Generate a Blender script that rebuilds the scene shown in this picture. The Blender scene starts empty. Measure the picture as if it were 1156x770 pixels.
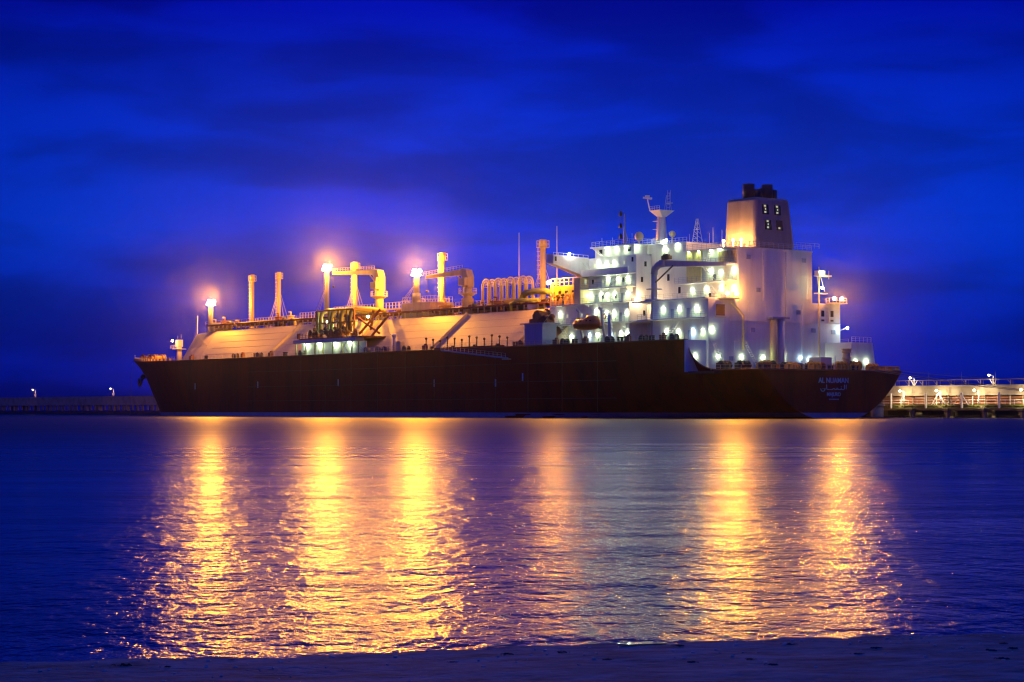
import bpy, bmesh, math, random
from mathutils import Vector, Matrix
random.seed(7)
R = math.radians
C = bpy.context.scene.collection
sc = bpy.context.scene

# ------------------------------------------------------------------ camera, sky, exposure
cam_d = bpy.data.cameras.new('camera'); cam = bpy.data.objects.new('camera', cam_d); C.objects.link(cam)
cam_d.lens = 70; cam_d.sensor_width = 36; cam_d.clip_start = 0.1; cam_d.clip_end = 6000
cam.location = (0, 0, 1.5); cam.rotation_euler = (R(90 + 2.013), 0, 0)
sc.camera = cam

SKY = 1.12
world = bpy.data.worlds.new('World'); sc.world = world; world.use_nodes = True
wn, wl = world.node_tree.nodes, world.node_tree.links
wn.clear()
def N(nodes, t, **kw):
    n = nodes.new(t)
    for k, v in kw.items(): setattr(n, k, v)
    return n
tc = N(wn, 'ShaderNodeTexCoord'); sep = N(wn, 'ShaderNodeSeparateXYZ'); wl.new(tc.outputs['Generated'], sep.inputs[0])
ramp = N(wn, 'ShaderNodeValToRGB'); wl.new(sep.outputs[2], ramp.inputs[0])
e = ramp.color_ramp.elements
e[0].position = 0.0; e[0].color = (0.0000, 0.0030, 0.19, 1)
e[1].position = 0.8; e[1].color = (0.001, 0.06, 0.60, 1)
for p, c in ((0.035, (0.0, 0.010, 0.34, 1)), (0.09, (0.0, 0.032, 0.56, 1)), (0.13, (0.0, 0.026, 0.54, 1)), (0.20, (0.0, 0.004, 0.34, 1)), (0.34, (0.0, 0.004, 0.24, 1)), (0.45, (0.0, 0.03, 0.36, 1))):
    q = e.new(p); q.color = c
# broad dusk brightness around the ship's azimuth, falling off to both sides
az = N(wn, 'ShaderNodeMath', operation='DIVIDE'); wl.new(sep.outputs[0], az.inputs[0]); wl.new(sep.outputs[1], az.inputs[1])
azo = N(wn, 'ShaderNodeMath', operation='SUBTRACT'); wl.new(az.outputs[0], azo.inputs[0]); azo.inputs[1].default_value = 0.02
azs = N(wn, 'ShaderNodeMath', operation='MULTIPLY'); wl.new(azo.outputs[0], azs.inputs[0]); wl.new(azo.outputs[0], azs.inputs[1])
azm = N(wn, 'ShaderNodeMapRange'); wl.new(azs.outputs[0], azm.inputs[0])
azm.inputs[1].default_value = 0; azm.inputs[2].default_value = 0.085; azm.inputs[3].default_value = 1.12; azm.inputs[4].default_value = 0.76
# cloud bands: stretched noise in direction space
mp = N(wn, 'ShaderNodeMapping'); wl.new(tc.outputs['Generated'], mp.inputs[0]); mp.inputs['Scale'].default_value = (5.5, 5.5, 24.0); mp.inputs['Rotation'].default_value = (0, R(-5), 0)
nz = N(wn, 'ShaderNodeTexNoise'); wl.new(mp.outputs[0], nz.inputs[0]); nz.inputs['Scale'].default_value = 1.35; nz.inputs['Detail'].default_value = 5; nz.inputs['Roughness'].default_value = 0.5; nz.inputs['Distortion'].default_value = 0.35
cm = N(wn, 'ShaderNodeMapRange'); wl.new(nz.outputs[0], cm.inputs[0]); cm.interpolation_type = 'SMOOTHSTEP'
cm.inputs[1].default_value = 0.36; cm.inputs[2].default_value = 0.62; cm.inputs[3].default_value = 0.6; cm.inputs[4].default_value = 1.04
m1 = N(wn, 'ShaderNodeMath', operation='MULTIPLY'); wl.new(azm.outputs[0], m1.inputs[0]); wl.new(cm.outputs[0], m1.inputs[1])
# added glow low in the sky behind the camera, lights hull and casing
bk = N(wn, 'ShaderNodeMapRange'); wl.new(sep.outputs[1], bk.inputs[0]); bk.inputs[1].default_value = -0.2; bk.inputs[2].default_value = -0.9; bk.inputs[3].default_value = 0; bk.inputs[4].default_value = 1
el = N(wn, 'ShaderNodeMapRange'); wl.new(sep.outputs[2], el.inputs[0]); el.inputs[1].default_value = 0.55; el.inputs[2].default_value = 0.0; el.inputs[3].default_value = 0; el.inputs[4].default_value = 1
gm = N(wn, 'ShaderNodeMath', operation='MULTIPLY'); wl.new(bk.outputs[0], gm.inputs[0]); wl.new(el.outputs[0], gm.inputs[1])
glow = N(wn, 'ShaderNodeMix', data_type='RGBA', blend_type='MIX'); wl.new(gm.outputs[0], glow.inputs[0])
glow.inputs[6].default_value = (0, 0, 0, 1); glow.inputs[7].default_value = (0.055, 0.035, 0.36, 1)
sm = N(wn, 'ShaderNodeVectorMath', operation='SCALE'); wl.new(ramp.outputs[0], sm.inputs[0]); wl.new(m1.outputs[0], sm.inputs['Scale'])
ad = N(wn, 'ShaderNodeVectorMath', operation='ADD'); wl.new(sm.outputs[0], ad.inputs[0]); wl.new(glow.outputs[2], ad.inputs[1])
bg = N(wn, 'ShaderNodeBackground'); wl.new(ad.outputs[0], bg.inputs[0]); bg.inputs[1].default_value = SKY
wo = N(wn, 'ShaderNodeOutputWorld'); wl.new(bg.outputs[0], wo.inputs[0])

sc.view_settings.view_transform = 'Standard'; sc.view_settings.look = 'None'
sc.view_settings.exposure = 0; sc.view_settings.gamma = 1; sc.view_settings.use_curve_mapping = False
sc.render.engine = 'CYCLES'
cy = sc.cycles
cy.max_bounces = 5; cy.diffuse_bounces = 2; cy.glossy_bounces = 3; cy.volume_bounces = 0
cy.sample_clamp_indirect = 4; cy.sample_clamp_direct = 0; cy.use_denoising = True
sc.cycles.filter_width = 1.25; cy.volume_step_rate = 4; cy.use_light_tree = True
HAZE = 0.000052
PW = 1.0          # scales every lamp

# ------------------------------------------------------------------ materials
MATS = {}
def mat(name, col, rough=0.5, metal=0.0, dirt=0.25, dcol=None, scale=0.5, streak=False, bump=0.0, bscale=3.0, emit=None, es=0, spec=0.5):
    m = bpy.data.materials.new(name); m.use_nodes = True; MATS[name] = m
    n, l = m.node_tree.nodes, m.node_tree.links
    b = n['Principled BSDF']; b.inputs['Roughness'].default_value = rough; b.inputs['Metallic'].default_value = metal
    b.inputs['Specular IOR Level'].default_value = spec
    if emit:
        b.inputs['Emission Color'].default_value = (*emit, 1); b.inputs['Emission Strength'].default_value = es
    if dirt > 0:
        t = N(n, 'ShaderNodeTexCoord'); mpp = N(n, 'ShaderNodeMapping'); l.new(t.outputs['Object'], mpp.inputs[0])
        mpp.inputs['Scale'].default_value = (scale, scale, scale * (0.12 if streak else 1))
        z = N(n, 'ShaderNodeTexNoise'); l.new(mpp.outputs[0], z.inputs[0]); z.inputs['Scale'].default_value = 1; z.inputs['Detail'].default_value = 6; z.inputs['Roughness'].default_value = 0.65
        r = N(n, 'ShaderNodeMapRange'); l.new(z.outputs[0], r.inputs[0]); r.inputs[1].default_value = 0.45; r.inputs[2].default_value = 0.75; r.inputs[3].default_value = 0; r.inputs[4].default_value = dirt
        mx = N(n, 'ShaderNodeMix', data_type='RGBA'); l.new(r.outputs[0], mx.inputs[0])
        mx.inputs[6].default_value = (*col, 1); mx.inputs[7].default_value = (*(dcol or tuple(c * 0.45 for c in col)), 1)
        l.new(mx.outputs[2], b.inputs['Base Color'])
        if bump > 0:
            bz = N(n, 'ShaderNodeTexNoise'); l.new(t.outputs['Object'], bz.inputs[0]); bz.inputs['Scale'].default_value = bscale; bz.inputs['Detail'].default_value = 4
            bb = N(n, 'ShaderNodeBump'); bb.inputs['Strength'].default_value = bump; bb.inputs['Distance'].default_value = 0.1
            l.new(bz.outputs[0], bb.inputs['Height']); l.new(bb.outputs[0], b.inputs['Normal'])
    else:
        b.inputs['Base Color'].default_value = (*col, 1)
    return m
WHITE = mat('white_paint', (0.78, 0.77, 0.74), 0.45, dirt=0.5, dcol=(0.5, 0.4, 0.3), scale=0.5, streak=True)
CREAM = mat('cream_paint', (0.78, 0.66, 0.30), 0.45, dirt=0.5, dcol=(0.4, 0.25, 0.1), scale=0.6, streak=True)
COVER = mat('tank_cover_paint', (0.42, 0.35, 0.25), 0.65, dirt=0.5, dcol=(0.34, 0.26, 0.18), scale=0.12, bump=0.25, bscale=0.25)
HULL = mat('maroon_hull_paint', (0.42, 0.032, 0.012), 0.6, dirt=1.0, spec=0.15, dcol=(0.14, 0.02, 0.014), scale=0.22, streak=True)
PALEBAND = mat('waterline_tone', (0.5, 0.38, 0.42), 0.7, dirt=0.6, scale=0.4, bump=0.2)  # greyish pink band along the waterline
GREENP = mat('green_pipe_paint', (0.22, 0.24, 0.06), 0.45, dirt=0.5, scale=1.2)
BROWN = mat('red_brown_paint', (0.26, 0.08, 0.035), 0.6, dirt=0.6, scale=1.2)
DARK = mat('dark_steel', (0.035, 0.03, 0.03), 0.5, dirt=0.5, dcol=(0.12, 0.07, 0.04), scale=1.5)
BLACK = mat('black_paint', (0.012, 0.012, 0.014), 0.5, dirt=0.3, scale=1)
YELLOW = mat('yellow_paint_and_lamplight', (0.70, 0.42, 0.05), 0.45, dirt=0.5, dcol=(0.3, 0.14, 0.03), scale=1)
ORANGE = mat('orange_fibreglass', (0.85, 0.15, 0.02), 0.35, dirt=0.4, scale=1)
BLUEG = mat('blue_grey_paint_and_shade', (0.34, 0.38, 0.50), 0.5, dirt=0.4, scale=0.6, streak=True)
LETTER = mat('white_lettering', (0.75, 0.75, 0.78), 0.5, dirt=0.5, scale=3)
DECK = mat('deck_paint', (0.16, 0.06, 0.04), 0.7, dirt=0.5, scale=1)
GLASS = mat('dark_window_glass', (0.02, 0.025, 0.03), 0.08, dirt=0)
LIT = mat('lit_window', (0.3, 0.3, 0.25), 0.4, dirt=0, emit=(0.9, 0.95, 0.55), es=0.5)
BULBW = mat('white_lamp_bulb', (0.9, 0.9, 0.9), 0.4, dirt=0, emit=(0.84, 1.0, 0.66), es=55)
BULBC = mat('cold_lamp_bulb', (0.9, 0.9, 0.9), 0.4, dirt=0, emit=(0.6, 0.9, 1.0), es=30)
BULBO = mat('sodium_lamp_bulb', (0.9, 0.9, 0.9), 0.4, dirt=0, emit=(1.0, 0.55, 0.16), es=120)
BULBJ = mat('jetty_lamp_bulb', (0.9, 0.9, 0.9), 0.4, dirt=0, emit=(1.0, 0.80, 0.45), es=30)
CONC = mat('weathered_concrete', (0.40, 0.34, 0.25), 0.85, dirt=0.8, dcol=(0.17, 0.11, 0.07), scale=0.35, bump=0.3)
REDP = mat('red_pipe_paint', (0.35, 0.13, 0.07), 0.5, dirt=0.6, dcol=(0.45, 0.38, 0.3), scale=0.3)
FUNP = mat('buff_funnel_paint', (0.60, 0.40, 0.24), 0.5, dirt=0.5, dcol=(0.3, 0.18, 0.1), scale=0.5, streak=True)
ROPE = mat('mooring_rope_fibre', (0.30, 0.26, 0.2), 0.9, dirt=0.3, scale=4)
GREENC = mat('green_panel_paint', (0.14, 0.18, 0.07), 0.7, dirt=0.6, scale=0.4)

# ------------------------------------------------------------------ mesh helpers
class MB:
    def __init__(s): s.b = bmesh.new()
    def hexa(s, p):   # 8 points, bottom ring then top ring
        v = [s.b.verts.new(q) for q in p]
        for f in ((3, 2, 1, 0), (4, 5, 6, 7), (0, 1, 5, 4), (1, 2, 6, 5), (2, 3, 7, 6), (3, 0, 4, 7)): s.b.faces.new([v[i] for i in f])
        return s
    def box(s, x0, x1, y0, y1, z0, z1):
        if x0 > x1: x0, x1 = x1, x0
        if y0 > y1: y0, y1 = y1, y0
        return s.hexa([(x0, y0, z0), (x1, y0, z0), (x1, y1, z0), (x0, y1, z0), (x0, y0, z1), (x1, y0, z1), (x1, y1, z1), (x0, y1, z1)])
    def cyl(s, a, b, r, r2=None, n=12, caps=True):
        a, b = Vector(a), Vector(b); r2 = r if r2 is None else r2
        w = (b - a).normalized(); u = w.orthogonal().normalized(); v = w.cross(u)
        A, B = [], []
        for i in range(n):
            t = 2 * math.pi * i / n; dd = u * math.cos(t) + v * math.sin(t)
            A.append(s.b.verts.new(a + dd * r)); B.append(s.b.verts.new(b + dd * r2))
        for i in range(n):
            f = s.b.faces.new((A[i], A[(i + 1) % n], B[(i + 1) % n], B[i])); f.smooth = n > 6
        if caps: s.b.faces.new(A[::-1]); s.b.faces.new(B)
        return s
    def bar(s, a, b, w): return s.cyl(a, b, w * 0.5, n=4)
    def tube(s, pts, r, n=8):
        pts = [Vector(p) for p in pts]; rings = []
        ref = None
        for i, p in enumerate(pts):
            w = (pts[min(i + 1, len(pts) - 1)] - pts[max(i - 1, 0)]).normalized()
            if ref is None: ref = w.orthogonal().normalized()
            u = (ref - w * ref.dot(w)).normalized(); ref = u; v = w.cross(u)
            rings.append([s.b.verts.new(p + (u * math.cos(2 * math.pi * k / n) + v * math.sin(2 * math.pi * k / n)) * r) for k in range(n)])
        for A, B in zip(rings, rings[1:]):
            for k in range(n):
                f = s.b.faces.new((A[k], A[(k + 1) % n], B[(k + 1) % n], B[k])); f.smooth = True
        s.b.faces.new(rings[0][::-1]); s.b.faces.new(rings[-1])
        return s
    def ball(s, c, r, sx=1, sy=1, sz=1, seg=12):
        m = Matrix.Translation(c) @ Matrix.Diagonal((sx * r, sy * r, sz * r, 1))
        g = bmesh.ops.create_uvsphere(s.b, u_segments=seg, v_segments=seg // 2 + 2, radius=1, matrix=m)
        for v in g['verts']:
            for f in v.link_faces: f.smooth = True
        return s
    def prism(s, poly, axis, a, b):
        """poly of 2-D points extruded from a to b along axis 0/1/2"""
        def q(p, h):
            return {0: (h, p[0], p[1]), 1: (p[0], h, p[1]), 2: (p[0], p[1], h)}[axis]
        A = [s.b.verts.new(q(p, a)) for p in poly]; B = [s.b.verts.new(q(p, b)) for p in poly]
        s.b.faces.new(A); s.b.faces.new(B[::-1]); n = len(poly)
        for i in range(n): s.b.faces.new((A[i], B[i], B[(i + 1) % n], A[(i + 1) % n]))
        return s
    def rail(s, pts, h=1.1, sp=2.0, w=0.07, rails=3, post=None):
        """guard rail along a polyline"""
        pts = [Vector(p) for p in pts]
        for k in range(rails):
            z = h * (k + 1) / rails
            for a, b in zip(pts, pts[1:]): s.bar(a + Vector((0, 0, z)), b + Vector((0, 0, z)), w)
        for a, b in zip(pts, pts[1:]):
            n = max(1, round((b - a).length / sp))
            for i in range(n + 1):
                p = a.lerp(b, i / n); s.bar(p, p + Vector((0, 0, h)), post or w * 1.3)
        return s
    def ladder(s, a, b, side, w=0.6, step=0.8, t=0.07):
        a, b, sd = Vector(a), Vector(b), Vector(side).normalized() * w / 2
        s.bar(a - sd, b - sd, t); s.bar(a + sd, b + sd, t)
        n = int((b - a).length / step)
        for i in range(1, n):
            p = a.lerp(b, i / n); s.bar(p - sd, p + sd, t)
        return s
    def build(s, name, m, parent=None, bevel=0, recalc=True):
        if recalc: bmesh.ops.recalc_face_normals(s.b, faces=s.b.faces)
        me = bpy.data.meshes.new(name); s.b.to_mesh(me); s.b.free()
        me.materials.append(m)
        o = bpy.data.objects.new(name, me); C.objects.link(o)
        if parent: o.parent = parent
        if bevel:
            md = o.modifiers.new('edge', 'BEVEL'); md.width = bevel; md.segments = 2; md.limit_method = 'ANGLE'
        return o
def empty(name, loc=(0, 0, 0), rot=0, **kw):
    o = bpy.data.objects.new(name, None); C.objects.link(o); o.location = loc; o.rotation_euler = (0, 0, rot); o.empty_display_size = 1
    tag(o, **kw); return o
def tag(o, label=None, cat=None, group=None, kind=None):
    if label: o['label'] = label
    if cat: o['category'] = cat
    if group: o['group'] = group
    if kind: o['kind'] = kind
    return o
def point(loc, power, col, parent, r=0.25, aim=None):
    l = bpy.data.lights.new('lamp_light', 'SPOT' if aim else 'POINT'); l.energy = power * PW; l.color = col; l.shadow_soft_size = r
    o = bpy.data.objects.new('lamp_light', l); C.objects.link(o); o.location = loc; o.parent = parent
    if aim: l.spot_size = R(165); l.spot_blend = 1.0; o.rotation_euler = Vector(aim).to_track_quat('-Z', 'Y').to_euler()
    return o
SOD = (1.0, 0.35, 0.010); GW = (0.70, 1.0, 0.42); CW = (0.62, 0.9, 1.0); JW = (1.0, 0.78, 0.42)

# ------------------------------------------------------------------ the water and the beach
# ship frame: x forward from the stern, y to port (towards the beach), z above the water
ORG = (65.9, 399.67, 0); ROT = math.atan2(0.79454, -0.60721)
FX = Vector((-0.60721, 0.79454, 0)); FY = Vector((-0.79454, -0.60721, 0))
def W(s, t, z): return Vector(ORG) + FX * s + FY * t + Vector((0, 0, z))

def water():
    b = MB(); xs = [-800, -300, -100, -30, -8, 8, 30, 100, 300, 800]; ys = [-40, 0, 10, 20, 40, 100, 300, 700, 1500]
    v = [[b.b.verts.new((x, y, 0)) for y in ys] for x in xs]
    for i in range(len(xs) - 1):
        for j in range(len(ys) - 1): b.b.faces.new((v[i][j], v[i + 1][j], v[i + 1][j + 1], v[i][j + 1]))
    m = bpy.data.materials.new('sea_water'); m.use_nodes = True; n, l = m.node_tree.nodes, m.node_tree.links
    p = n['Principled BSDF']; p.inputs['Base Color'].default_value = (0.0, 0.0025, 0.012, 1); p.inputs['IOR'].default_value = 1.27
    p.inputs['Roughness'].default_value = 0.13
    t = N(n, 'ShaderNodeTexCoord')
    hs = []
    for sc_, det, st, dist in (((6.0, 3.4, 1), 3, 1.0, 0.036), ((2.4, 1.3, 1), 2, 1.0, 0.06), ((0.25, 0.35, 1), 2, 1.0, 0.12)):
        q = N(n, 'ShaderNodeMapping'); l.new(t.outputs['Object'], q.inputs[0]); q.inputs['Scale'].default_value = sc_; q.inputs['Rotation'].default_value = (0, 0, R(random.uniform(-6, 6)))
        z = N(n, 'ShaderNodeTexNoise'); l.new(q.outputs[0], z.inputs[0]); z.inputs['Scale'].default_value = 1; z.inputs['Detail'].default_value = det; z.inputs['Roughness'].default_value = 0.62
        bu = N(n, 'ShaderNodeBump'); bu.inputs['Strength'].default_value = st; bu.inputs['Distance'].default_value = dist
        l.new(z.outputs[0], bu.inputs['Height'])
        if hs: l.new(hs[-1].outputs[0], bu.inputs['Normal'])
        hs.append(bu)
    l.new(hs[-1].outputs[0], p.inputs['Normal'])
    # slightly rougher and smoother patches where breeze touches the water
    q = N(n, 'ShaderNodeMapping'); l.new(t.outputs['Object'], q.inputs[0]); q.inputs['Scale'].default_value = (0.07, 0.45, 1)
    z = N(n, 'ShaderNodeTexNoise'); l.new(q.outputs[0], z.inputs[0]); z.inputs['Scale'].default_value = 1; z.inputs['Detail'].default_value = 9; z.inputs['Roughness'].default_value = 0.62
    r = N(n, 'ShaderNodeMapRange'); l.new(z.outputs[0], r.inputs[0]); r.inputs[1].default_value = 0.35; r.inputs[2].default_value = 0.65; r.inputs[3].default_value = 0.15; r.inputs[4].default_value = 0.24
    # unresolved ripples: the farther water under the ship is rougher
    sx = N(n, 'ShaderNodeSeparateXYZ'); l.new(t.outputs['Object'], sx.inputs[0])
    fr = N(n, 'ShaderNodeMapRange'); l.new(sx.outputs[1], fr.inputs[0]); fr.inputs[1].default_value = 20; fr.inputs[2].default_value = 160; fr.inputs[3].default_value = 0.0; fr.inputs[4].default_value = 0.20
    ra = N(n, 'ShaderNodeMath', operation='ADD'); l.new(r.outputs[0], ra.inputs[0]); l.new(fr.outputs[0], ra.inputs[1])
    l.new(ra.outputs[0], p.inputs['Roughness'])
    o = b.build('water', m, recalc=False); tag(o, 'calm dark blue sea with orange lamp reflections', 'water', kind='structure')
water()

def shore_y(x): return 12.7 + 0.225 * x + 0.10 * math.sin(x * 0.9) + 0.04 * math.sin(x * 2.7 + 1)
def sand_z(x, y):
    d_ = shore_y(x) - y
    h = 0.052 * d_ if d_ > 0 else 0.10 * d_
    return max(-0.4, h) + 0.006 * math.sin(x * 3.1 + y * 1.3) * math.sin(y * 4.2 - x) + 0.004 * math.sin(x * 9 + y * 5)
def beach():
    b = MB(); xs = [-40 + 80 * i / 400 for i in range(401)]; ys = [-25, -15, -8, -2, 2, 5] + [7 + 0.1 * j for j in range(0, 230)]
    v = [[b.b.verts.new((x, y, sand_z(x, y) + (random.gauss(0, 0.0022) if abs(x) < 12 and y > 6 else 0))) for y in ys] for x in xs]
    for i in range(len(xs) - 1):
        for j in range(len(ys) - 1):
            f = b.b.faces.new((v[i][j], v[i + 1][j], v[i + 1][j + 1], v[i][j + 1])); f.smooth = True
    m = bpy.data.materials.new('wet_sand'); m.use_nodes = True; n, l = m.node_tree.nodes, m.node_tree.links
    p = n['Principled BSDF']; p.inputs['Roughness'].default_value = 0.75
    t = N(n, 'ShaderNodeTexCoord')
    z = N(n, 'ShaderNodeTexNoise'); q = N(n, 'ShaderNodeMapping'); l.new(t.outputs['Object'], q.inputs[0]); q.inputs['Scale'].default_value = (1.2, 1.8, 1)
    l.new(q.outputs[0], z.inputs[0]); z.inputs['Scale'].default_value = 2.0; z.inputs['Detail'].default_value = 9; z.inputs['Roughness'].default_value = 0.7
    cr = N(n, 'ShaderNodeValToRGB'); l.new(z.outputs[0], cr.inputs[0])
    cr.color_ramp.elements[0].position = 0.36; cr.color_ramp.elements[0].color = (0.06, 0.055, 0.05, 1)
    cr.color_ramp.elements[1].position = 0.62; cr.color_ramp.elements[1].color = (0.24, 0.27, 0.27, 1)
    l.new(cr.outputs[0], p.inputs['Base Color'])
    z2 = N(n, 'ShaderNodeTexNoise'); l.new(t.outputs['Object'], z2.inputs[0]); z2.inputs['Scale'].default_value = 14; z2.inputs['Detail'].default_value = 6
    bu = N(n, 'ShaderNodeBump'); bu.inputs['Strength'].default_value = 0.7; bu.inputs['Distance'].default_value = 0.03; l.new(z2.outputs[0], bu.inputs['Height']); l.new(bu.outputs[0], p.inputs['Normal'])
    o = b.build('beach', m, recalc=False); tag(o, 'flat damp sand beach along the near shoreline', 'beach', kind='structure')
beach()

# ------------------------------------------------------------------ the ship
SHIP = empty('gas_carrier', ORG, ROT, label='huge moored gas carrier with maroon hull, long pale tank cover and white superstructure aft', cat='ship')

def lerp_tab(tab, x):
    if x <= tab[0][0]: return tab[0][1]
    for (a, A), (b, B) in zip(tab, tab[1:]):
        if x <= b: return A + (B - A) * (x - a) / (b - a)
    return tab[-1][1]
def ztop(s):
    if s <= 11.5: return 9.7
    if s < 19: return 9.7 + 6.2 * (1 - math.sqrt(max(0, 1 - ((s - 11.5) / 7.5) ** 2)))
    if s < 235: return 15.9
    return 15.9 + 2.0 * ((s - 235) / 76) ** 1.6
def stem(z): return lerp_tab([(-2, 291), (0, 291.6), (3.5, 294), (7, 297.5), (12.6, 302.5), (15.5, 306.5), (18, 311.5)], z)
def halfb(s, z, zt):
    f = max(0.0, min(1.0, (z + 0.4) / (zt + 0.4)))
    if s < 100:
        B = 20 + 5 * min(1, (s - 1.5) / 24) ** 0.7 if s > 1.5 else 20
        wv = min(1, max(0, (s - 1.5) / 80)); Wd = 1.0 + 24 * (wv ** 0.8)
        p = 0.42 + 0.2 * wv
        return Wd + (B - Wd) * f ** p
    if s < 195.01: return 25
    e_ = stem(z); g = max(0, min(1, z / 16)); s0 = 214 + 22 * g; q = 1.4 + 0.1 * g
    if s <= s0: return 25
    u = min(1, (s - s0) / (e_ - s0)); return 25 * max(0, 1 - u ** q)
def hull():
    cols = [1.5 + i * 1.25 for i in range(9)] + [12.2 + 0.4 * i for i in range(17)] + [18.85, 19.0, 20, 22, 25, 30, 35, 40, 50, 60, 70, 80, 100, 130, 160, 195]
    nz_ = 14
    def column(c):
        pts = []
        for j in range(nz_ + 1):
            g = j / nz_
            if c <= 195: s = c; zt = ztop(s); z = -1.5 + (zt + 1.5) * g; 
            else:
                w = (c - 195) / 100.0   # 0..1 towards the stem
                zt = 15.9
                for _ in range(6):
                    z = -1.5 + (zt + 1.5) * g; s = 195 + w * (stem(z) - 195); zt = ztop(195 + w * (stem(zt) - 195))
                z = -1.5 + (zt + 1.5) * g; s = 195 + w * (stem(z) - 195)
            pts.append((s, halfb(s, z, zt), z))
        return pts
    allc = cols + [195 + 100 * (i / 36) for i in range(1, 37)]
    P_ = [column(c) for c in allc]
    b = MB(); vp = [[b.b.verts.new(p) for p in c] for c in P_]; vm = [[b.b.verts.new((p[0], -p[1], p[2])) for p in c] for c in P_]
    for i in range(len(P_) - 1):
        for j in range(nz_):
            f = b.b.faces.new((vp[i + 1][j], vp[i][j], vp[i][j + 1], vp[i + 1][j + 1])); f.smooth = True
            f = b.b.faces.new((vm[i][j], vm[i + 1][j], vm[i + 1][j + 1], vm[i][j + 1])); f.smooth = True
    for j in range(nz_): b.b.faces.new((vp[0][j], vm[0][j], vm[0][j + 1], vp[0][j + 1]))
    bmesh.ops.remove_doubles(b.b, verts=b.b.verts, dist=0.001)
    h = b.build('hull', HULL, SHIP, recalc=False)
    b = MB()   # decks
    top = [c[-1] for c in P_]
    for p, q in zip(top, top[1:]):
        if q[0] <= 18.9 and q[0] > 11.5: continue
        d_ = 0.25
        v = [b.b.verts.new(x) for x in ((p[0], p[1] - .05, p[2] - d_), (p[0], -p[1] + .05, p[2] - d_), (q[0], -q[1] + .05, q[2] - d_), (q[0], q[1] - .05, q[2] - d_))]
        b.b.faces.new(v)
    b.box(11, 18.6, -24.2, 24.2, 9.0, 9.44)
    b.build('deck', DECK, h)
    # waterline band just proud of the plating
    b = MB()
    for s_ in (1, -1):
        prev = None
        for c in allc:
            if c > 195: w = (c - 195) / 100.0
            row = []
            for z in (-1.0, 0.5, 1.15):
                s = c if c <= 195 else 195 + w * (stem(z) - 195)
                row.append(b.b.verts.new((s, s_ * (halfb(s, z, ztop(s)) + 0.05), z)))
            if prev:
                for k in range(2): b.b.faces.new((prev[k], row[k], row[k + 1], prev[k + 1]))
            prev = row
    hw = [(halfb(1.5, z, 9.7), z) for z in (-1.0, 0.0, 0.6, 1.15)]
    b.prism([(y, z) for y, z in hw] + [(-y, z) for y, z in hw[::-1]], 0, 1.44, 1.5)
    b.build('waterline_band', PALEBAND, h)
    # draught marks and tug push marks
    for s, z in ((223, 8.6), (188, 8.7), (148, 8.8), (106, 8.2), (82, 8), (72, 9.2)):
        MB().box(s - 0.16, s + 0.16, 24.9, 25.04, z - 1.0, z + 0.7).build('hull_marking', LETTER, h)
    # weld strakes
    b = MB()
    for z in (4.2, 8.0, 12.0): b.box(40, 194, 24.97, 25.06, z - 0.06, z + 0.06)
    for s in range(46, 195, 12): b.box(s - .05, s + .05, 24.97, 25.055, 1.3, 15.7)
    b.build('weld_seams', BROWN, h)
    # fender rubbing line on deck edge
    b = MB(); b.tube([(c[-1][0], c[-1][1] + 0.02, c[-1][2]) for c in P_], 0.14, 6).tube([(c[-1][0], -c[-1][1] - 0.02, c[-1][2]) for c in P_], 0.14, 6)
    b.cyl((1.5, -20, 9.7), (1.5, 20, 9.7), 0.14, n=6)
    b.build('sheer_strake', BROWN, h)
    # anchors in the flare
    for sgn in (1, -1):
        b = MB(); a = Vector((300.9, sgn * 1.7, 12.4))
        b.tube([a, a + Vector((0.5, sgn * .7, -2.4))], 0.35)
        b.tube([a + Vector((-1.0, sgn * .9, -0.6)), a + Vector((-0.7, sgn * 1.0, -2.0)), a + Vector((0.5, sgn * .9, -2.9)), a + Vector((1.6, sgn * .7, -2.0)), a + Vector((1.9, sgn * .5, -0.6))], 0.42)
        b.ball(a, 0.9)
        b.build('anchor', DARK, h)
    return h
HULL_O = hull()

# lettering on the transom
def text(body, size, s, t, z, parent, name='lettering'):
    cu = bpy.data.curves.new('t', 'FONT'); cu.body = body; cu.size = size; cu.align_x = 'CENTER'; cu.extrude = 0.03; cu.offset = 0.02
    o = bpy.data.objects.new('t', cu); C.objects.link(o); bpy.context.view_layer.update()
    me = bpy.data.meshes.new_from_object(o.evaluated_get(bpy.context.evaluated_depsgraph_get())); bpy.data.objects.remove(o)
    me.materials.clear(); me.materials.append(LETTER); me.name = name
    q = bpy.data.objects.new(name, me); C.objects.link(q); q.parent = parent
    q.matrix_local = Matrix(((0, 0, -1, s), (-1, 0, 0, t), (0, 1, 0, z), (0, 0, 0, 1)))
    return q
text('AL NUAMAN', 1.5, 1.42, 0.4, 7.15, HULL_O)
text('MAJURO', 1.05, 1.42, 0.4, 4.5, HULL_O)
b = MB()   # the Arabic name, drawn stroke by stroke (right to left): alif, lam, noon, ain, meem, alif, noon
def stroke(pts, w=0.085): b.tube([(1.42, 0.4 - x, z + 5.8) for x, z in pts], w, 6)
stroke([(3.6, 0.1), (3.62, 1.0)])
stroke([(3.1, 1.0), (3.08, 0.15), (2.8, 0.0), (2.3, 0.0), (2.15, 0.25), (2.0, 0.0), (1.3, 0.0), (1.1, 0.3), (0.8, 0.32), (1.0, 0.05), (0.3, 0.0), (0.1, 0.22), (-0.25, 0.2), (-0.3, 0.0), (-1.9, 0.0), (-2.05, 0.25), (-2.08, 1.0)])
stroke([(-2.5, 0.25), (-2.6, -0.1), (-2.9, -0.35), (-3.4, -0.35), (-3.7, -0.05), (-3.75, 0.2)])
stroke([(2.12, 0.55), (2.2, 0.57)], 0.1); stroke([(-3.12, 0.15), (-3.05, 0.17)], 0.1)
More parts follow.
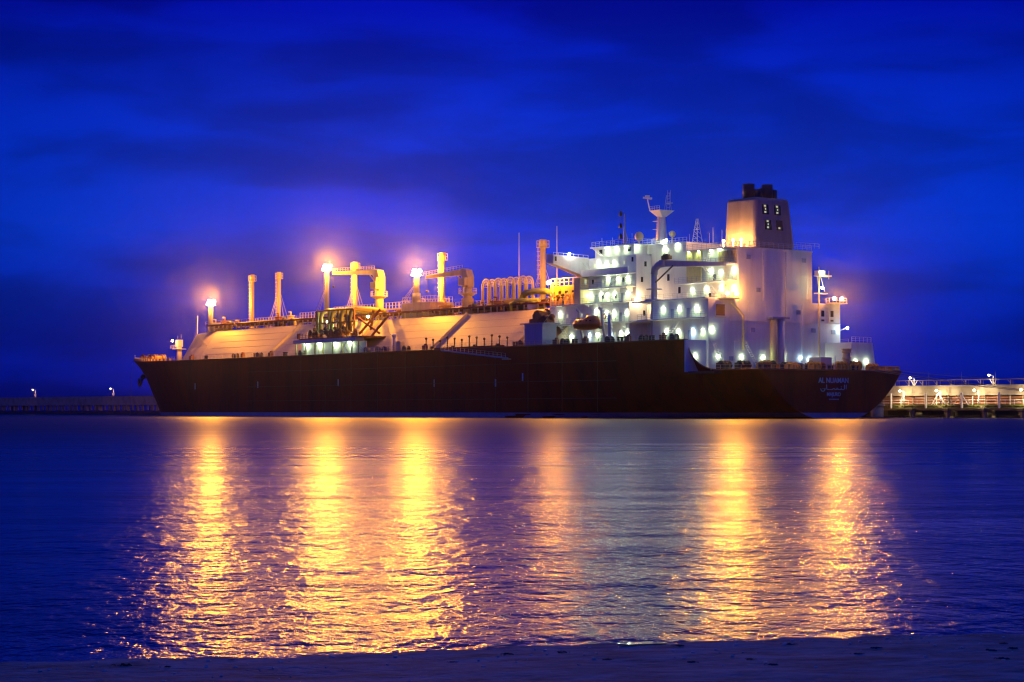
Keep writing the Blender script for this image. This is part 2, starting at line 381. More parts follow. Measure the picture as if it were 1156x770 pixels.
b.build('lettering', LETTER, HULL_O)
b = MB()
for k in range(8): b.box(1.40, 1.46, 0.4 - 1.4 + k * 0.36, 0.4 - 1.4 + k * 0.36 + 0.2, 3.72, 3.95)
b.build('small_marking', LETTER, HULL_O)

# ---- tank cover (trunk)
def cover():
    b = MB(); secs = []
    def prof(tb, tt, z0, z1): return [(tb, z0), (tt + (tb - tt) * 0.5, (z0 + z1) / 2), (tt, z1), (tt - 0.8, z1 + 0.25), (-tt + 0.8, z1 + 0.25), (-tt, z1), (-(tt + (tb - tt) * .5), (z0 + z1) / 2), (-tb, z0)]
    for s, tb, tt, z1, ds in ((66, 22.5, 11.5, 24.8, 0), (111, 22.5, 11.5, 24.8, 0), (150, 22.5, 11.5, 24.8, 0), (190, 22.5, 11.5, 24.8, 0), (226, 22.5, 11.5, 24.7, 9), (250, 15.5, 8.5, 24.3, 3)):
        secs.append([b.b.verts.new((s + ds * (z - 15.7) / 9.0, y, z)) for y, z in prof(tb, tt, 15.7, z1)])
    for A, B in zip(secs, secs[1:]):
        for k in range(len(A) - 1): b.b.faces.new((A[k], A[k + 1], B[k + 1], B[k]))
    b.b.faces.new(secs[0]); b.b.faces.new(secs[-1][::-1])
    o = b.build('tank_cover', COVER, SHIP)
    for s in (78.1, 111.1, 149, 188):
        b = MB(); b.hexa([(s - .18, 22.5, 15.8), (s + .18, 22.5, 15.8), (s + .18, 11.5, 24.8), (s - .18, 11.5, 24.8), (s - .18, 22.95, 16.2), (s + .18, 22.95, 16.2), (s + .18, 11.8, 25.35), (s - .18, 11.8, 25.35)])
        b.build('expansion_rib', COVER, o)
    # plating seams along and across the slope
    b = MB(); nrm = Vector((0, 9.1, 11.0)).normalized()
    for f in (0.2, 0.4, 0.6, 0.8):
        y, z = 22.5 - 11 * f, 15.7 + 9.1 * f; b.bar((67, y, z), (226, y, z), 0.045)
    b.build('plating_seams', COVER, o)
    return o
COV = cover()

# walkway and pipe rack along the top edge of the cover
def rack():
    for i in range(66):
        s = 72 + i * 2.6; MB().box(s - 0.14, s + 0.14, 10.3, 10.6, 24.9, 26.35).build('rack_post', CREAM, SHIP)
    MB().box(71.5, 243, 9.2, 10.9, 26.35, 26.75).box(71.5, 243, -10.9, -9.2, 26.35, 26.75).build('walkway', BROWN, SHIP)
    MB().rail([(71.5, 10.8, 26.75), (243, 10.8, 26.75)], 1.0, 3.0, 0.05, 2).build('walkway_railing', CREAM, SHIP)
    for y, z, r, m in ((8.2, 26.3, 0.42, BROWN), (7.0, 26.6, 0.5, GREENP), (5.6, 26.2, 0.35, CREAM), (4.6, 27.2, 0.3, BROWN)):
        b = MB(); pts = []
        for i in range(0, 18):
            s = 72 + i * 10; pts.append((s, y, z))
            if i % 3 == 1: pts += [(s + 2, y, z), (s + 2.2, y, z + .8), (s + 4, y, z + .8), (s + 4.2, y, z)]
        b.tube(pts, r); b.build('cargo_pipe', m, SHIP)
    for i, s in enumerate((244, 236, 205, 198, 172, 166, 136, 125, 104, 92)):
        b = MB(); y = random.uniform(5, 9); r = random.uniform(0.8, 1.5); h = random.uniform(0.9, 1.7)
        b.cyl((s, y, 25), (s, y, 26.4 + h), r).cyl((s, y, 26.4 + h), (s, y, 26.7 + h), r * 1.25)
        b.tube([(s, y, 26.8 + h), (s, y, 27.6 + h), (s + 1.2, y, 27.7 + h)], 0.22); b.box(s - 2.6, s - 1.2, y - 1, y + 1, 25, 26.7 + h * 0.4)
        b.build('tank_dome', (CREAM, YELLOW, BROWN)[i % 3], SHIP)
    # raised catwalk with panelled rails amidships
    for s0, s1, z0, y in ((128, 182, 28.2, 4.5), (183, 198, 27.2, 5.5), (205, 226, 26.8, 3.5), (100, 124, 26.9, 5.5)):
        b = MB(); b.box(s0, s1, y - 1.2, y + 0.4, z0 - 0.2, z0)
        n = round((s1 - s0) / 6)
        for i in range(n + 1):
            s = s0 + (s1 - s0) * i / n; b.box(s - .15, s + .15, y - .3, y, 25, z0)
        cw = b.build('catwalk', CREAM, SHIP)
        MB().rail([(s0, y + .35, z0), (s1, y + .35, z0)], 1.6, 1.5, 0.13, 2, 0.2).build('railing', CREAM, cw)
rack()

# ---- vent masts and floodlight columns
def vent_mast(s, t, z0, z1, r=0.55, stays=False, lamp=0):
    b = MB(); b.cyl((s, t, z0), (s, t, z1 - 1.6), r, r * 0.92, 14).cyl((s, t, z1 - 2.1), (s, t, z1 - 1.5), r * 0.95, r * 1.5, 14).cyl((s, t, z1 - 1.5), (s, t, z1), r * 1.25, r * 1.1, 14)
    b.cyl((s, t, z0), (s, t, z0 + 1.4), r * 1.5, r * 1.2, 12)
    o = b.build('floodlight_column' if lamp else 'vent_mast', CREAM, SHIP)
    b = MB(); b.cyl((s, t, z1 - 2.0), (s, t, z1 - 1.9), r * 2.1, n=12)
    for k in range(10):
        a = k * math.pi / 5; q = Vector((s + r * 2.05 * math.cos(a), t + r * 2.05 * math.sin(a), z1 - 1.9)); b.bar(q, q + Vector((0, 0, 1.6)), 0.09)
        a2 = a + math.pi / 5; q2 = Vector((s + r * 2.05 * math.cos(a2), t + r * 2.05 * math.sin(a2), z1 - 1.9))
        for h in (0.8, 1.6): b.bar(q + Vector((0, 0, h)), q2 + Vector((0, 0, h)), 0.08)
    b.build('platform', CREAM, o)
    b = MB(); b.ladder((s + r * 1.0 + .25, t + r * 0.8, z0 + .5), (s + r * 1.0 + .25, t + r * .8, z1 - 2), (1, 0, 0), 0.45, 0.75, 0.09)
    for i in range(int((z1 - z0 - 3) / 1.1)):
        z = z0 + 1.5 + i * 1.1; b.box(s + r * .7, s + r + .6, t + r * .4, t + r * 1.1, z, z + .12)
    b.build('ladder', CREAM, o)
    if stays:
        b = MB()
        for a in (0.1, 0.35, math.pi - 0.1, math.pi + 0.3): b.bar((s, t, z0 + (z1 - z0) * 0.72), (s + 4.6 * math.cos(a), t + 4.6 * math.sin(a), z0), 0.09)
        b.build('stay', CREAM, o)
    return o
vent_mast(234.5, 0, 25, 41.7); vent_mast(219.3, 0, 25, 41.6, stays=True); vent_mast(178.9, 0, 25, 42.1, 0.65, True)
vent_mast(137.8, 0, 25, 42.1, 0.65); vent_mast(96.3, 0, 25, 42.6, 0.75, True)

def flood(s, t, z0, z, r, power, n=6, dirs=None, stays=False):
    b = MB(); b.cyl((s, t, z0), (s, t, z - .4), r, r * .8, 14).cyl((s, t, z0), (s, t, z0 + 2.5), r * 1.5, r * 1.3, 12); b.bar((s - 1.1, t - 1.1, z - .45), (s + 1.1, t + 1.1, z - .45), .25).bar((s - 1.1, t + 1.1, z - .45), (s + 1.1, t - 1.1, z - .45), .25)
    o = b.build('floodlight_column', CREAM, SHIP)
    b = MB(); b.ladder((s + r + .25, t + .2, z0 + .5), (s + r + .25, t + .2, z - 1), (1, 0, 0), 0.45, 0.75, 0.08)
    if stays:
        for a in (0.1, 0.3, 0.5): b.bar((s, t, z0 + (z - z0) * 0.72), (s + 4.8 * math.cos(a), t + 4.8 * math.sin(a), z0), 0.08)
    b.build('ladder', CREAM, o)
    for k in range(n):
        a = k * 2 * math.pi / n + math.pi / 4; c = Vector((s + .85 * math.cos(a), t + .85 * math.sin(a), z + (.75 if k % 2 else 0)))
        b = MB(); b.ball(c, 0.5, 1, 1, 0.95, 10); lampo = b.build('floodlight', BULBO, o)
    point((s, t, z + 2.0), power, SOD, o, .55)
    return o
flood(245.0, 8, 24, 33.2, 0.75, 92000)
flood(179.0, 9, 25, 39.8, 0.7, 118000, stays=True)
flood(138.5, 7.6, 28.9, 36.3, 0.8, 110000, stays=True)
flood(77.0, 12.4, 25, 30.8, 0.25, 22000, 1)

# ---- deck cranes
def deck_crane(s, t, z0, z1, tip, zt):
    b = MB(); b.cyl((s, t, z0), (s, t, z1 - 1.0), 1.15, 1.1, 18); o = b.build('deck_crane', CREAM, SHIP)
    zp = z0 + (z1 - z0) * 0.52
    b = MB(); b.cyl((s, t, zp), (s, t, zp + .2), 2.3, n=16); b.cyl((s, t, zp - .5), (s, t, zp), 1.25, 2.0, 16)
    for k in range(12):
        a = k * math.pi / 6; a2 = a + math.pi / 6; q = Vector((s + 2.2 * math.cos(a), t + 2.2 * math.sin(a), zp + .2)); q2 = Vector((s + 2.2 * math.cos(a2), t + 2.2 * math.sin(a2), zp + .2))
        b.bar(q, q + Vector((0, 0, 1.2)), .1)
        for h in (.6, 1.2): b.bar(q + Vector((0, 0, h)), q2 + Vector((0, 0, h)), .09)
    b.build('platform', CREAM, o)
    # slewing house and elbow
    b = MB(); b.prism([(s - 1.3, zp + 1.6), (s + 1.2, zp + 1.6), (s + 1.3, z1 - 0.6), (s + 2.6, z1 + 0.7), (s + 1.6, z1 + 1.6), (s - .5, z1 + 1.2), (s - 1.3, z1 - .6)], 1, t - 1.0, t + 1.0)
    b.build('slewing_house', CREAM, o, 0.1)
    b = MB(); b.box(s - 1.3, s + 1.3, t + 1.0, t + 2.0, zp + 2.0, zp + 3.8); b.box(s - 1.0, s + .2, t + 1.0, t + 1.6, z1 - 1.8, z1 - .8)
    b.build('machinery_box', CREAM, o, .06)
    # boom
    b = MB(); h = 0.9
    b.hexa([(s + 1.2, t - .5, z1), (tip, t - .3, zt), (tip, t + .3, zt), (s + 1.2, t + .5, z1), (s + 1.2, t - .5, z1 + 1.5), (tip, t - .3, zt + .8), (tip, t + .3, zt + .8), (s + 1.2, t + .5, z1 + 1.5)])
    bm_ = b.build('boom', CREAM, o, .05)
    b = MB(); b.rail([(s + 1.5, t + .55, z1 + 1.5), (tip + 1, t + .35, zt + .8)], 0.9, 1.3, 0.07, 2)
    b.build('boom_railing', CREAM, bm_)
    MB().bar((s + 1.0, t, z1 - 2.6), (s + 4.4, t, z1 + 0.1), .35).build('brace', CREAM, o)
    b = MB(); b.bar((tip - .3, t, zt), (tip - .3, t, zt - 3.0), .08); b.ball((tip - .3, t, zt - 3.2), .35); b.build('hook', DARK, o)
deck_crane(155.0, 8, 25, 37.0, 177.5, 38.2)
deck_crane(115.9, 8, 25, 34.9, 133.5, 34.8)

# ---- pump house on the cover, vapour pipe loops, compressor house
o = MB().box(130.2, 143.0, 2.0, 9.2, 25, 28.9).build('equipment_house', CREAM, SHIP, .05)
MB().box(137.9, 138.8, 9.2, 9.24, 25.4, 27.4).build('door', WHITE, o); MB().box(130.16, 130.2, 5, 5.6, 26, 26.8).build('window', GLASS, o)
MB().rail([(130.4, 2.2, 28.9), (130.4, 9, 28.9), (142.8, 9, 28.9), (142.8, 2.2, 28.9)], 1.5, 1.1, .08, 2).build('railing', CREAM, o)
b = MB(); b.cyl((139.5, 7.8, 28.9), (139.5, 7.8, 30.6), .5).ball((139.5, 7.8, 30.8), .7); b.build('vent_cowl', DARK, o)
for i in range(4):
    b = MB(); s = 114.6 - i * 4.9; 
    for y in (1.5, 3.3):
        for R0 in (1.75, 1.15):
            pts = [(s + R0, y, 26.2)] + [(s + R0 * math.cos(a * math.pi / 10), y, 32.1 + R0 * math.sin(a * math.pi / 10)) for a in range(11)] + [(s - R0, y, 26.2)]
            b.tube(pts, .2 if R0 > 1.5 else .16)
        for a in range(1, 10, 2):
            c_, s_ = math.cos(a * math.pi / 10), math.sin(a * math.pi / 10)
            b.bar((s + .3 * c_, y, 32.1 + .3 * s_), (s + 1.75 * c_, y, 32.1 + 1.75 * s_), .13)
        for z in (27.5, 29.0, 30.6): b.bar((s - 1.75, y, z), (s - 1.15, y, z), .16); b.bar((s + 1.75, y, z), (s + 1.15, y, z), .16)
    b.bar((s + 1.75, 1.5, 32), (s + 1.75, 3.3, 32), .16).bar((s - 1.75, 1.5, 32), (s - 1.75, 3.3, 32), .16)
    b.build('vapour_pipe_loop', CREAM, SHIP)
b = MB(); b.box(96, 121, -1, 4.6, 25, 27.2).box(99, 104, 4.6, 6, 25, 28.3).box(117.5, 120, 5, 7, 25, 29.2)
b.build('loop_base', YELLOW, SHIP, .05)
for s, t, z in ((105.7, 0, 44.9), (92.2, -1.0, 45.6)):
    MB().cyl((s, t, 25), (s, t, z), .16, .09, 8).build('whip_antenna', WHITE, SHIP)
h = MB().box(66.5, 79.5, -6, 11.2, 25, 30.0).build('compressor_house', YELLOW, SHIP, .05)  # yellow of the sodium lamps put into the house colour
MB().rail([(79.3, 11, 30), (66.6, 11, 30), (66.6, 6, 30)], 1.7, 1.6, .12, 2, .22).build('railing', CREAM, h)
for k in range(5): MB().box(68.2 + k * 2.4, 69.2 + k * 2.4, 11.2, 11.26, 28.2, 28.8).build('window', GLASS, h)
for k in range(6):
    b = MB(); s = 68 + k * 2.0; b.tube([(s, 11.8, 25), (s, 11.8, 27.2 + (k % 3) * .4), (s + .6, 12.3, 27.4), (s + 1.4, 12.3, 26.6)], .25); b.ball((s, 11.9, 27.8), .42)
    b.build('valve', (DARK, YELLOW, CREAM)[k % 3], SHIP)
b = MB(); b.tube([(93, 9, 25.2), (93, 9, 27.8), (92, 9, 29.1), (88, 9.3, 29.4), (83, 9.6, 29.2), (80, 9.6, 28.4)], .75, 12).tube([(94.5, 11, 25), (94.5, 11, 26.8), (92, 11, 27.4), (84, 11, 27.2)], .45)
b.build('cargo_pipe', GREENP, SHIP)
b = MB(); b.cyl((88, 9.5, 25), (88, 9.5, 26.3), 1.4).ball((88, 9.5, 26.6), 1.35, 1, 1, .7); b.build('tank_dome', WHITE, SHIP)

# ---- manifold amidships
def manifold():
    o = MB().box(138, 168, 14.5, 24.4, 19.9, 20.25).build('manifold_platform', BROWN, SHIP)
    for k, s in enumerate((164.2, 158.9, 154.4, 150.2)):
        b = MB(); b.box(s - .32, s + .32, 20.6, 21.2, 20.25, 27.2)
        b.tube([(s - 1.3, 20.9, 21.6), (s - 1.3, 20.9, 25.4), (s - 1.5, 20.7, 26.8), (s - 2.3, 19.8, 27.5), (s - 2.6, 16, 27.6), (s - 2.6, 11, 27.2)], .55, 10)
        b.build('loading_pipe', GREENP, o)
        b = MB(); b.cyl((s - 1.3, 21.0, 21.6), (s - 1.3, 24.1, 21.6), .5).cyl((s - 1.3, 23.9, 21.6), (s - 1.3, 24.2, 21.6), .85).cyl((s - 1.3, 22.2, 21.6), (s - 1.3, 22.5, 21.6), .8)
        b.ball((s - 1.3, 22.8, 22.6), .5).bar((s - 1.3, 22.8, 22.6), (s - 1.3, 22.8, 23.8), .15).cyl((s - 1.3, 22.8, 23.7), (s - 1.3, 22.8, 23.8), .5)
        b.build('manifold_flange', DARK, o)
    b = MB()
    for z in (27.2, 24.0): b.box(147, 165, 20.65, 21.15, z, z + .35)
    for s in (147, 165): b.bar((s, 20.9, 20.2), (s, 20.9, 27.3), .5); b.bar((s, 20.9, 27.2), (s, 12, 27.2), .4)
    for a, c_ in (((165, 21), (158.9, 24)), ((150, 21), (147, 24)), ((158.9, 24.2), (154.4, 27)), ((156, 21), (151, 24))): b.bar((a[0], 20.9, a[1]), (c_[0], 20.9, c_[1]), .22)
    b.build('frame', BROWN, o)
    b = MB(); b.rail([(138, 24.3, 20.25), (168, 24.3, 20.25)], 1.2, 1.5, .09, 3)
    for k in range(22):
        s = random.uniform(139, 171); y = random.uniform(21, 24); z = 20.2; hh = random.uniform(.6, 1.8)
        b.box(s, s + random.uniform(.4, 1.3), y, y + .6, z, z + hh)
        if k % 3 == 0: b.tube([(s, y, z), (s, y, z + 1.6), (s + 1.2, y, z + 1.9)], .14)
    b.build('manifold_fittings', BROWN, o)
    # hose davits leaning out over the cover aft of the frame
    for s0, z0, s1, z1 in ((146, 21, 138.5, 27.0), (140.5, 20.2, 134.5, 25.6), (146.8, 25.2, 139, 21.0), (139.5, 26.8, 143, 22)):
        MB().bar((s0, 20, z0), (s1, 18.5, z1), .62).build('hose_davit', BROWN, o)
    for s, z in ((162.3, 24.6), (143.2, 25.3), (157, 22.4)):
        q = MB().ball((s, 19.2, z), .32).build('lamp', BULBW if s > 150 else BULBO, o); point((s, 19.6, z), 420, GW if s > 150 else SOD, o)
    # lit control shelter below
    r = MB().box(140.5, 170.5, 22.2, 24.8, 19.0, 19.9).build('shelter_roof', BLUEG, o, .05)
    w = MB().box(139, 169.5, 22.3, 22.5, 15.8, 19.0).build('shelter_wall', WHITE, o)
    for s in (169.3, 164.5, 160, 156, 151.5, 147, 142.5, 139.5): MB().box(s - .12, s + .12, 24.3, 24.6, 15.8, 19).build('shelter_post', GREENP, o)
    for s in (167, 160.5, 153, 146):
        MB().box(s - .5, s + .5, 22.7, 23.0, 18.5, 18.8).build('lamp', BULBW, o); point((s, 23.3, 18.2), 130, GW, o)
    b = MB(); b.ladder((137.0, 24.2, 16), (144, 24.2, 20.2), (0, 1, 0), .8, .8, .1).bar((148, 24.5, 16), (144, 24.5, 20), .2).bar((144, 24.5, 16), (148, 24.5, 20), .2)
    b.rail([(137, 24.6, 16), (125, 24.6, 16)], 1.2, 1.5, .09, 3)
    b.build('stairs', BLUEG, o)
    for s in (136.8, 131.6, 128.5):
        b = MB(); b.cyl((s, 23.2, 16.6), (s, 24.2, 16.6), .8).cyl((s - .1, 22.8, 16.6), (s - .1, 24.4, 16.6), .3).box(s - .9, s + .9, 23, 24, 15.7, 16.0); b.build('winch', DARK, SHIP)
manifold()

# ---- railings and fittings on the main deck
def edge(s): return halfb(min(s, 309), ztop(s), ztop(s))
b = MB(); b.rail([(s, edge(s) - .3, ztop(s)) for s in [20 + 6 * i for i in range(48)]], 1.15, 2.0, .055, 3, .1); b.build('deck_railing', CREAM, SHIP)
b = MB(); b.rail([(s, -edge(s) + .3, ztop(s)) for s in [20 + 6 * i for i in range(48)]], 1.15, 3.0, .055, 3, .1); b.build('deck_railing', CREAM, SHIP)
for k in range(12):     # tall deck vents and fire stations beside the cover
    s = 79 + k * 2.9; hh = 2.1 + (k % 3) * .35
    b = MB(); b.cyl((s, 23.9, 15.7), (s, 23.9, 15.7 + hh), .15).ball((s, 23.9, 15.9 + hh), .3)
    if k % 3 == 1: b.box(s + .5, s + 1.3, 23.4, 24, 15.7, 16.8)
    b.build('vent_post', DARK, SHIP)
for k, s in enumerate((120, 122, 112, 168, 176, 184, 190, 191.5, 199, 203, 219, 228, 74, 76, 62, 59, 55, 52, 44, 40, 38, 33, 30, 27, 24)):
    b = MB(); y = edge(s) - 1.6
    if k % 3 == 0: b.cyl((s, y - .6, 16.4), (s, y + .6, 16.4), .65).cyl((s, y - .7, 16.4), (s, y - .6, 16.4), .9).cyl((s, y + .6, 16.4), (s, y + .7, 16.4), .9).box(s - .8, s + .8, y - .5, y + .5, 15.7, 16)
    elif k % 3 == 1: b.cyl((s, y, 15.7), (s, y, 17.0), .3).cyl((s + 1.1, y, 15.7), (s + 1.1, y, 17.0), .3).cyl((s, y, 16.9), (s, y, 17.05), .42).cyl((s + 1.1, y, 16.9), (s + 1.1, y, 17.05), .42).box(s - .5, s + 1.6, y - .4, y + .4, 15.7, 15.95)
    else: b.box(s - .6, s + .8, y - .4, y + .4, 15.7, 17.1).box(s - .4, s + .1, y - .3, y + .3, 17.1, 17.5)
    b.build(('mooring_reel', 'bollard', 'deck_locker')[k % 3], (DARK, DARK, BROWN)[k % 3], SHIP)
b = MB(); b.cyl((125.5, 23.2, 15.7), (125.5, 23.2, 19.6), .5, .35).ball((125.5, 23.2, 19.8), .55).bar((125.5, 23.2, 19.8), (126.6, 23.8, 20.3), .25); fm = b.build('fire_monitor', BLUEG, SHIP)
MB().box(121.3, 123.5, 23, 24.2, 15.7, 18.4).build('equipment_cabinet', CREAM, SHIP, .04)
# accommodation ladder stowed along the side
b = MB(); A_, B_ = Vector((102, 25.5, 15.7)), Vector((77, 25.5, 13.4))
b.hexa([A_ + Vector((0, -.35, -.2)), B_ + Vector((0, -.35, -.2)), B_ + Vector((0, .45, -.2)), A_ + Vector((0, .45, -.2)), A_ + Vector((0, -.35, .1)), B_ + Vector((0, -.35, .1)), B_ + Vector((0, .45, .1)), A_ + Vector((0, .45, .1))])
gw = b.build('gangway', BLUEG, SHIP)
MB().rail([A_ + Vector((0, .4, 0)), B_ + Vector((0, .4, 0))], 1.0, 1.6, .08, 2, .13).build('railing', CREAM, gw)
MB().box(76, 78, 25.1, 26.2, 13.0, 13.2).build('platform', CREAM, gw)
# raised bulwark step in way of the gangway
MB().box(79, 106, 24.72, 24.98, 15.8, 16.35).build('bulwark', HULL, SHIP)

# ---- forecastle
b = MB(); b.cyl((276, 2, 17), (276, 2, 22), .85, .75, 12).cyl((276, 2, 20.6), (276, 2, 20.8), 2.2, n=12); fo = b.build('foremast', WHITE, SHIP)
MB().box(275.1, 276.9, 1.2, 2.9, 21.4, 23.6).build('light_box', WHITE, fo, .06)
b = MB(); b.bar((274.8, 2, 24), (274.8, 2, 25.2), .12).bar((277, 2, 24), (277, 2, 24.9), .12); b.rail([(274, 4, 20.8), (278, 4, 20.8)], 1, 1, .08, 2); b.build('railing', WHITE, fo)
MB().ball((276, 4.4, 23.2), .28).build('lamp', BULBO, fo); point((276, 5.2, 23.0), 450, SOD, fo)
MB().cyl((262.5, 3, 25), (262.5, 3, 30.5), .12, n=6).build('whip_antenna', WHITE, SHIP)
for k, (s, y) in enumerate(((283, 6), (279, 9), (288, 5), (284, -6), (290, 2), (269, 12), (265, 15), (296, 3))):
    b = MB(); z = ztop(s)
    b.box(s - 1.4, s + 1.4, y - 1.2, y + 1.2, z - .3, z + .3).cyl((s, y - 1.3, z + 1.2), (s, y + 1.3, z + 1.2), .65).cyl((s, y - 1.4, z + 1.2), (s, y - 1.2, z + 1.2), 1.1).cyl((s, y + 1.2, z + 1.2), (s, y + 1.4, z + 1.2), 1.1)
    b.box(s + .9, s + 1.9, y - .5, y + .6, z, z + 1.6).cyl((s, y + 1.4, z + 1.2), (s, y + 2.2, z + 1.2), .4)
    b.build('windlass' if k == 1 else 'mooring_winch', (YELLOW, BROWN, CREAM)[k % 3], SHIP)
b = MB()
for s in [240 + 4 * i for i in range(17)]: b.box(s, s + .8, edge(s) - .9, edge(s) - .3, ztop(s) - .2, ztop(s) + .75)
b.build('fairleads', YELLOW, SHIP)
b = MB(); b.cyl((310.0, 0, 17.5), (310.0, 0, 19.6), .08).ball((310, 0, 19.5), .16); b.build('jackstaff', WHITE, SHIP)

# ------------------------------------------------------------------ superstructure
def wlamp(s, t, z, face, power=95, col=GW, bulb=None, parent=None, size=1.0):
    """bulkhead lamp: face 'p' port wall, 'a' aft wall; z is the lamp's height"""
    parent = parent or SHIP
    rnd = random.uniform(.55, 1.35); power *= rnd
    b = MB(); k = .2 * size * random.uniform(.6, 1.1)
    if face == 'p': b.box(s - k, s + k, t, t + .3, z - k, z + k); lp = (s, t + .75, z - .15)
    else: b.box(s - .3, s, t - k, t + k, z - k, z + k); lp = (s - .75, t, z - .15)
    o = b.build('wall_lamp', bulb or (BULBC if col == CW else BULBO if col == SOD else BULBW), parent)
    point(lp, power * (2.3 if face == 'p' else .3), col, o, .12, (0, -.45, -1) if face == 'p' else None)
    return o
ACC = MB().box(45, 62, -15, 15, 15.7, 35.1).build('accommodation_block', WHITE, SHIP)
LOWF = MB().box(45.02, 72, -17, 17, 15.7, 24.9).build('lower_deckhouse', WHITE, SHIP)
WH = MB().box(46.5, 59.5, -14.4, 14.4, 35.1, 37.3).build('wheelhouse', WHITE, SHIP)
MB().box(45.6, 60.4, -15.1, 15.1, 37.3, 37.55).build('roof', WHITE, WH)
MB().rail([(60, 14.9, 37.55), (46, 14.9, 37.55), (46, -14.9, 37.55)], 1.1, 1.3, .07, 3).build('railing', WHITE, WH)
for s in (57.5, 48.0): MB().box(s - .5, s + .5, 14.4, 14.45, 36.0, 36.9).build('window', GLASS, WH)
# bridge wings: tapered boxes reaching to the ship's side
for g in (1, -1):
    b = MB(); b.hexa([(61, g * 15, 30.9), (63.4, g * 15, 30.9), (63.4, g * 25, 33.8), (61, g * 25, 33.6), (61, g * 15, 35.3), (63.4, g * 15, 35.3), (63.4, g * 25, 35.9), (61, g * 25, 35.6)])
    o = b.build('bridge_wing', WHITE, SHIP)
    MB().box(60.93, 60.99, g * 24.1, g * 24.6, 34.2, 35.2).build('window', GLASS, o)
    if g > 0:
        MB().rail([(61.2, 15, 35.35), (61.2, 24.8, 35.6)], .5, 1.5, .07, 1).build('railing', WHITE, o)
        q = MB().ball((61.2, 20.4, 35.9), .3).build('lamp', BULBW, o); point((60.6, 20.4, 36.4), 700, (1, .95, .8), o)
    MB().box(61, 63.2, g * 15, g * 17.4, 24.9, 30.9).build('wing_support', CREAM, o)
    MB().box(60.95, 61, g * 15.6, g * 16.2, 29.4, 30.5).build('lit_window', LIT, o)
# bridge deck bulwark along the port side and the balconies under it
b = MB(); b.box(45.2, 61, 15, 17.2, 31.0, 31.3).box(45.2, 61, 17.0, 17.2, 31.3, 32.4); b.build('bridge_deck', WHITE, ACC)
for z, s0, s1, t in ((28.35, 45.2, 61, 17.4), (25.0, 45.2, 70, 18.6), (20.6, 45.2, 73, 19.6)):
    t0 = 15 if z > 25 else 17
    if z == 25.0: t0 = 15
    d_ = MB().box(s0, s1, t0, t, z - .22, z).build('balcony', WHITE, ACC)
    MB().rail([(s1, t - .1, z), (s0, t - .1, z), (s0, t0, z)], 1.1, 1.4, .06, 3).build('railing', BLUEG, d_)
    b = MB()
    for k in range(int((s1 - s0) / 4)):
        s = s0 + 1 + k * 4.1; b.prism([(t0, z - .22), (t - .2, z - .22), (t0, z - 1.3)], 0, s, s + .12)
    b.build('brackets', WHITE, d_)
b = MB()
for a, c_ in (((58, 16.2, 31.3), (62, 16.2, 35.1)), ((52, 16.4, 28.35), (48.5, 16.4, 31)), ((50, 17.2, 25), (54, 17.2, 28.2)), ((49, 18.6, 20.6), (53, 18.6, 24.8)), ((62, 19, 15.8), (66, 19, 20.4)), ((56, 15.2, 35.2), (59, 15.2, 37.3))): b.ladder(a, c_, (0, 1, 0), .9, .5, .12)
b.build('stairs', WHITE, ACC)
for s, z in ((59.5, 29.4), (49.2, 29.4), (46.2, 33.6), (56.2, 26.0), (51.8, 26.0)): MB().box(s - .3, s + .3, 15, 15.05, z, z + 1).build('window', GLASS, ACC)
for s, z in ((56.2, 29.5), (52.9, 29.5), (58.6, 26.0), (50.2, 26.0), (49.0, 33.2), (59.2, 33.0)): MB().box(s - .28, s + .28, 15, 15.05, z, z + .75).build('lit_window', LIT, ACC)  # glowing panes added for variety, no known light behind them
for s, z in ((61, 22.2), (53.6, 22.2), (48.4, 22.2), (66, 22.2), (60.5, 17.8), (49.8, 17.8)): MB().box(s - .28, s + .28, 17, 17.05, z, z + .75).build('lit_window', LIT, LOWF)  # more added glowing panes, lower deckhouse
for s, z in ((53.3, 28.4), (58.3, 25.05), (49.6, 25.05)): MB().box(s - .45, s + .45, 15, 15.06, z, z + 2).build('door', BLUEG, ACC)
for s, z in ((69, 16), (63, 16), (57.2, 20.65), (47.8, 20.65), (54, 16)): MB().box(s - .45, s + .45, 17, 17.06, z, z + 2).build('door', BLUEG, LOWF)
for t, z in ((12.4, 32.6), (13.4, 29.2), (12.8, 22.0)): MB().box(44.94, 44.99, t - .3, t + .3, z, z + 1.1).build('window', GLASS, ACC)
b = MB(); b.box(44.95, 45, -14.9, 14.9, 33.9, 34.0).box(44.95, 45, -14.9, 14.9, 34.6, 34.66); b.build('ledge', WHITE, ACC)
MB().box(40.5, 44.95, 8, 17, 20.4, 20.7).build('balcony', WHITE, ACC)
for s, z, t in ((55.1, 36.9, 14.45), (52.1, 36.8, 14.45), (48.9, 36.9, 14.45), (57.5, 34.0, 15), (54.8, 33.8, 15), (52.2, 33.8, 15), (54.2, 30.3, 15), (50.9, 30.1, 15), (47.7, 30.2, 15),
                (60.2, 27.1, 15), (56.6, 27.1, 15), (54.5, 26.9, 15), (52.1, 26.9, 15), (47.7, 26.9, 15)):
    wlamp(s, t, z, 'p', 90, parent=ACC)
for s, z in ((55.9, 23.3), (52.4, 22.8), (50.0, 22.8), (44.9 + .8, 22.6), (68.5, 23.2), (71.0, 18.2), (51.3, 18.4), (47.7, 18.3), (45.6, 18.3), (55.5, 18.2), (58.2, 18.2), (64.5, 18.0)):
    wlamp(s, 17.0, z, 'p', 80, CW if s in (51.3, 58.2) else GW, parent=LOWF)
wlamp(46.4, 13.5, 36.6, 'a', 150, parent=WH)
for t in (15.6, 14.6):
    b = MB(); b.ball((44.4, t, 25.4), .28); q = b.build('floodlight', BULBO, ACC); 
point((43.9, 15.1, 25.4), 700, (1, .8, .45), ACC, .2)
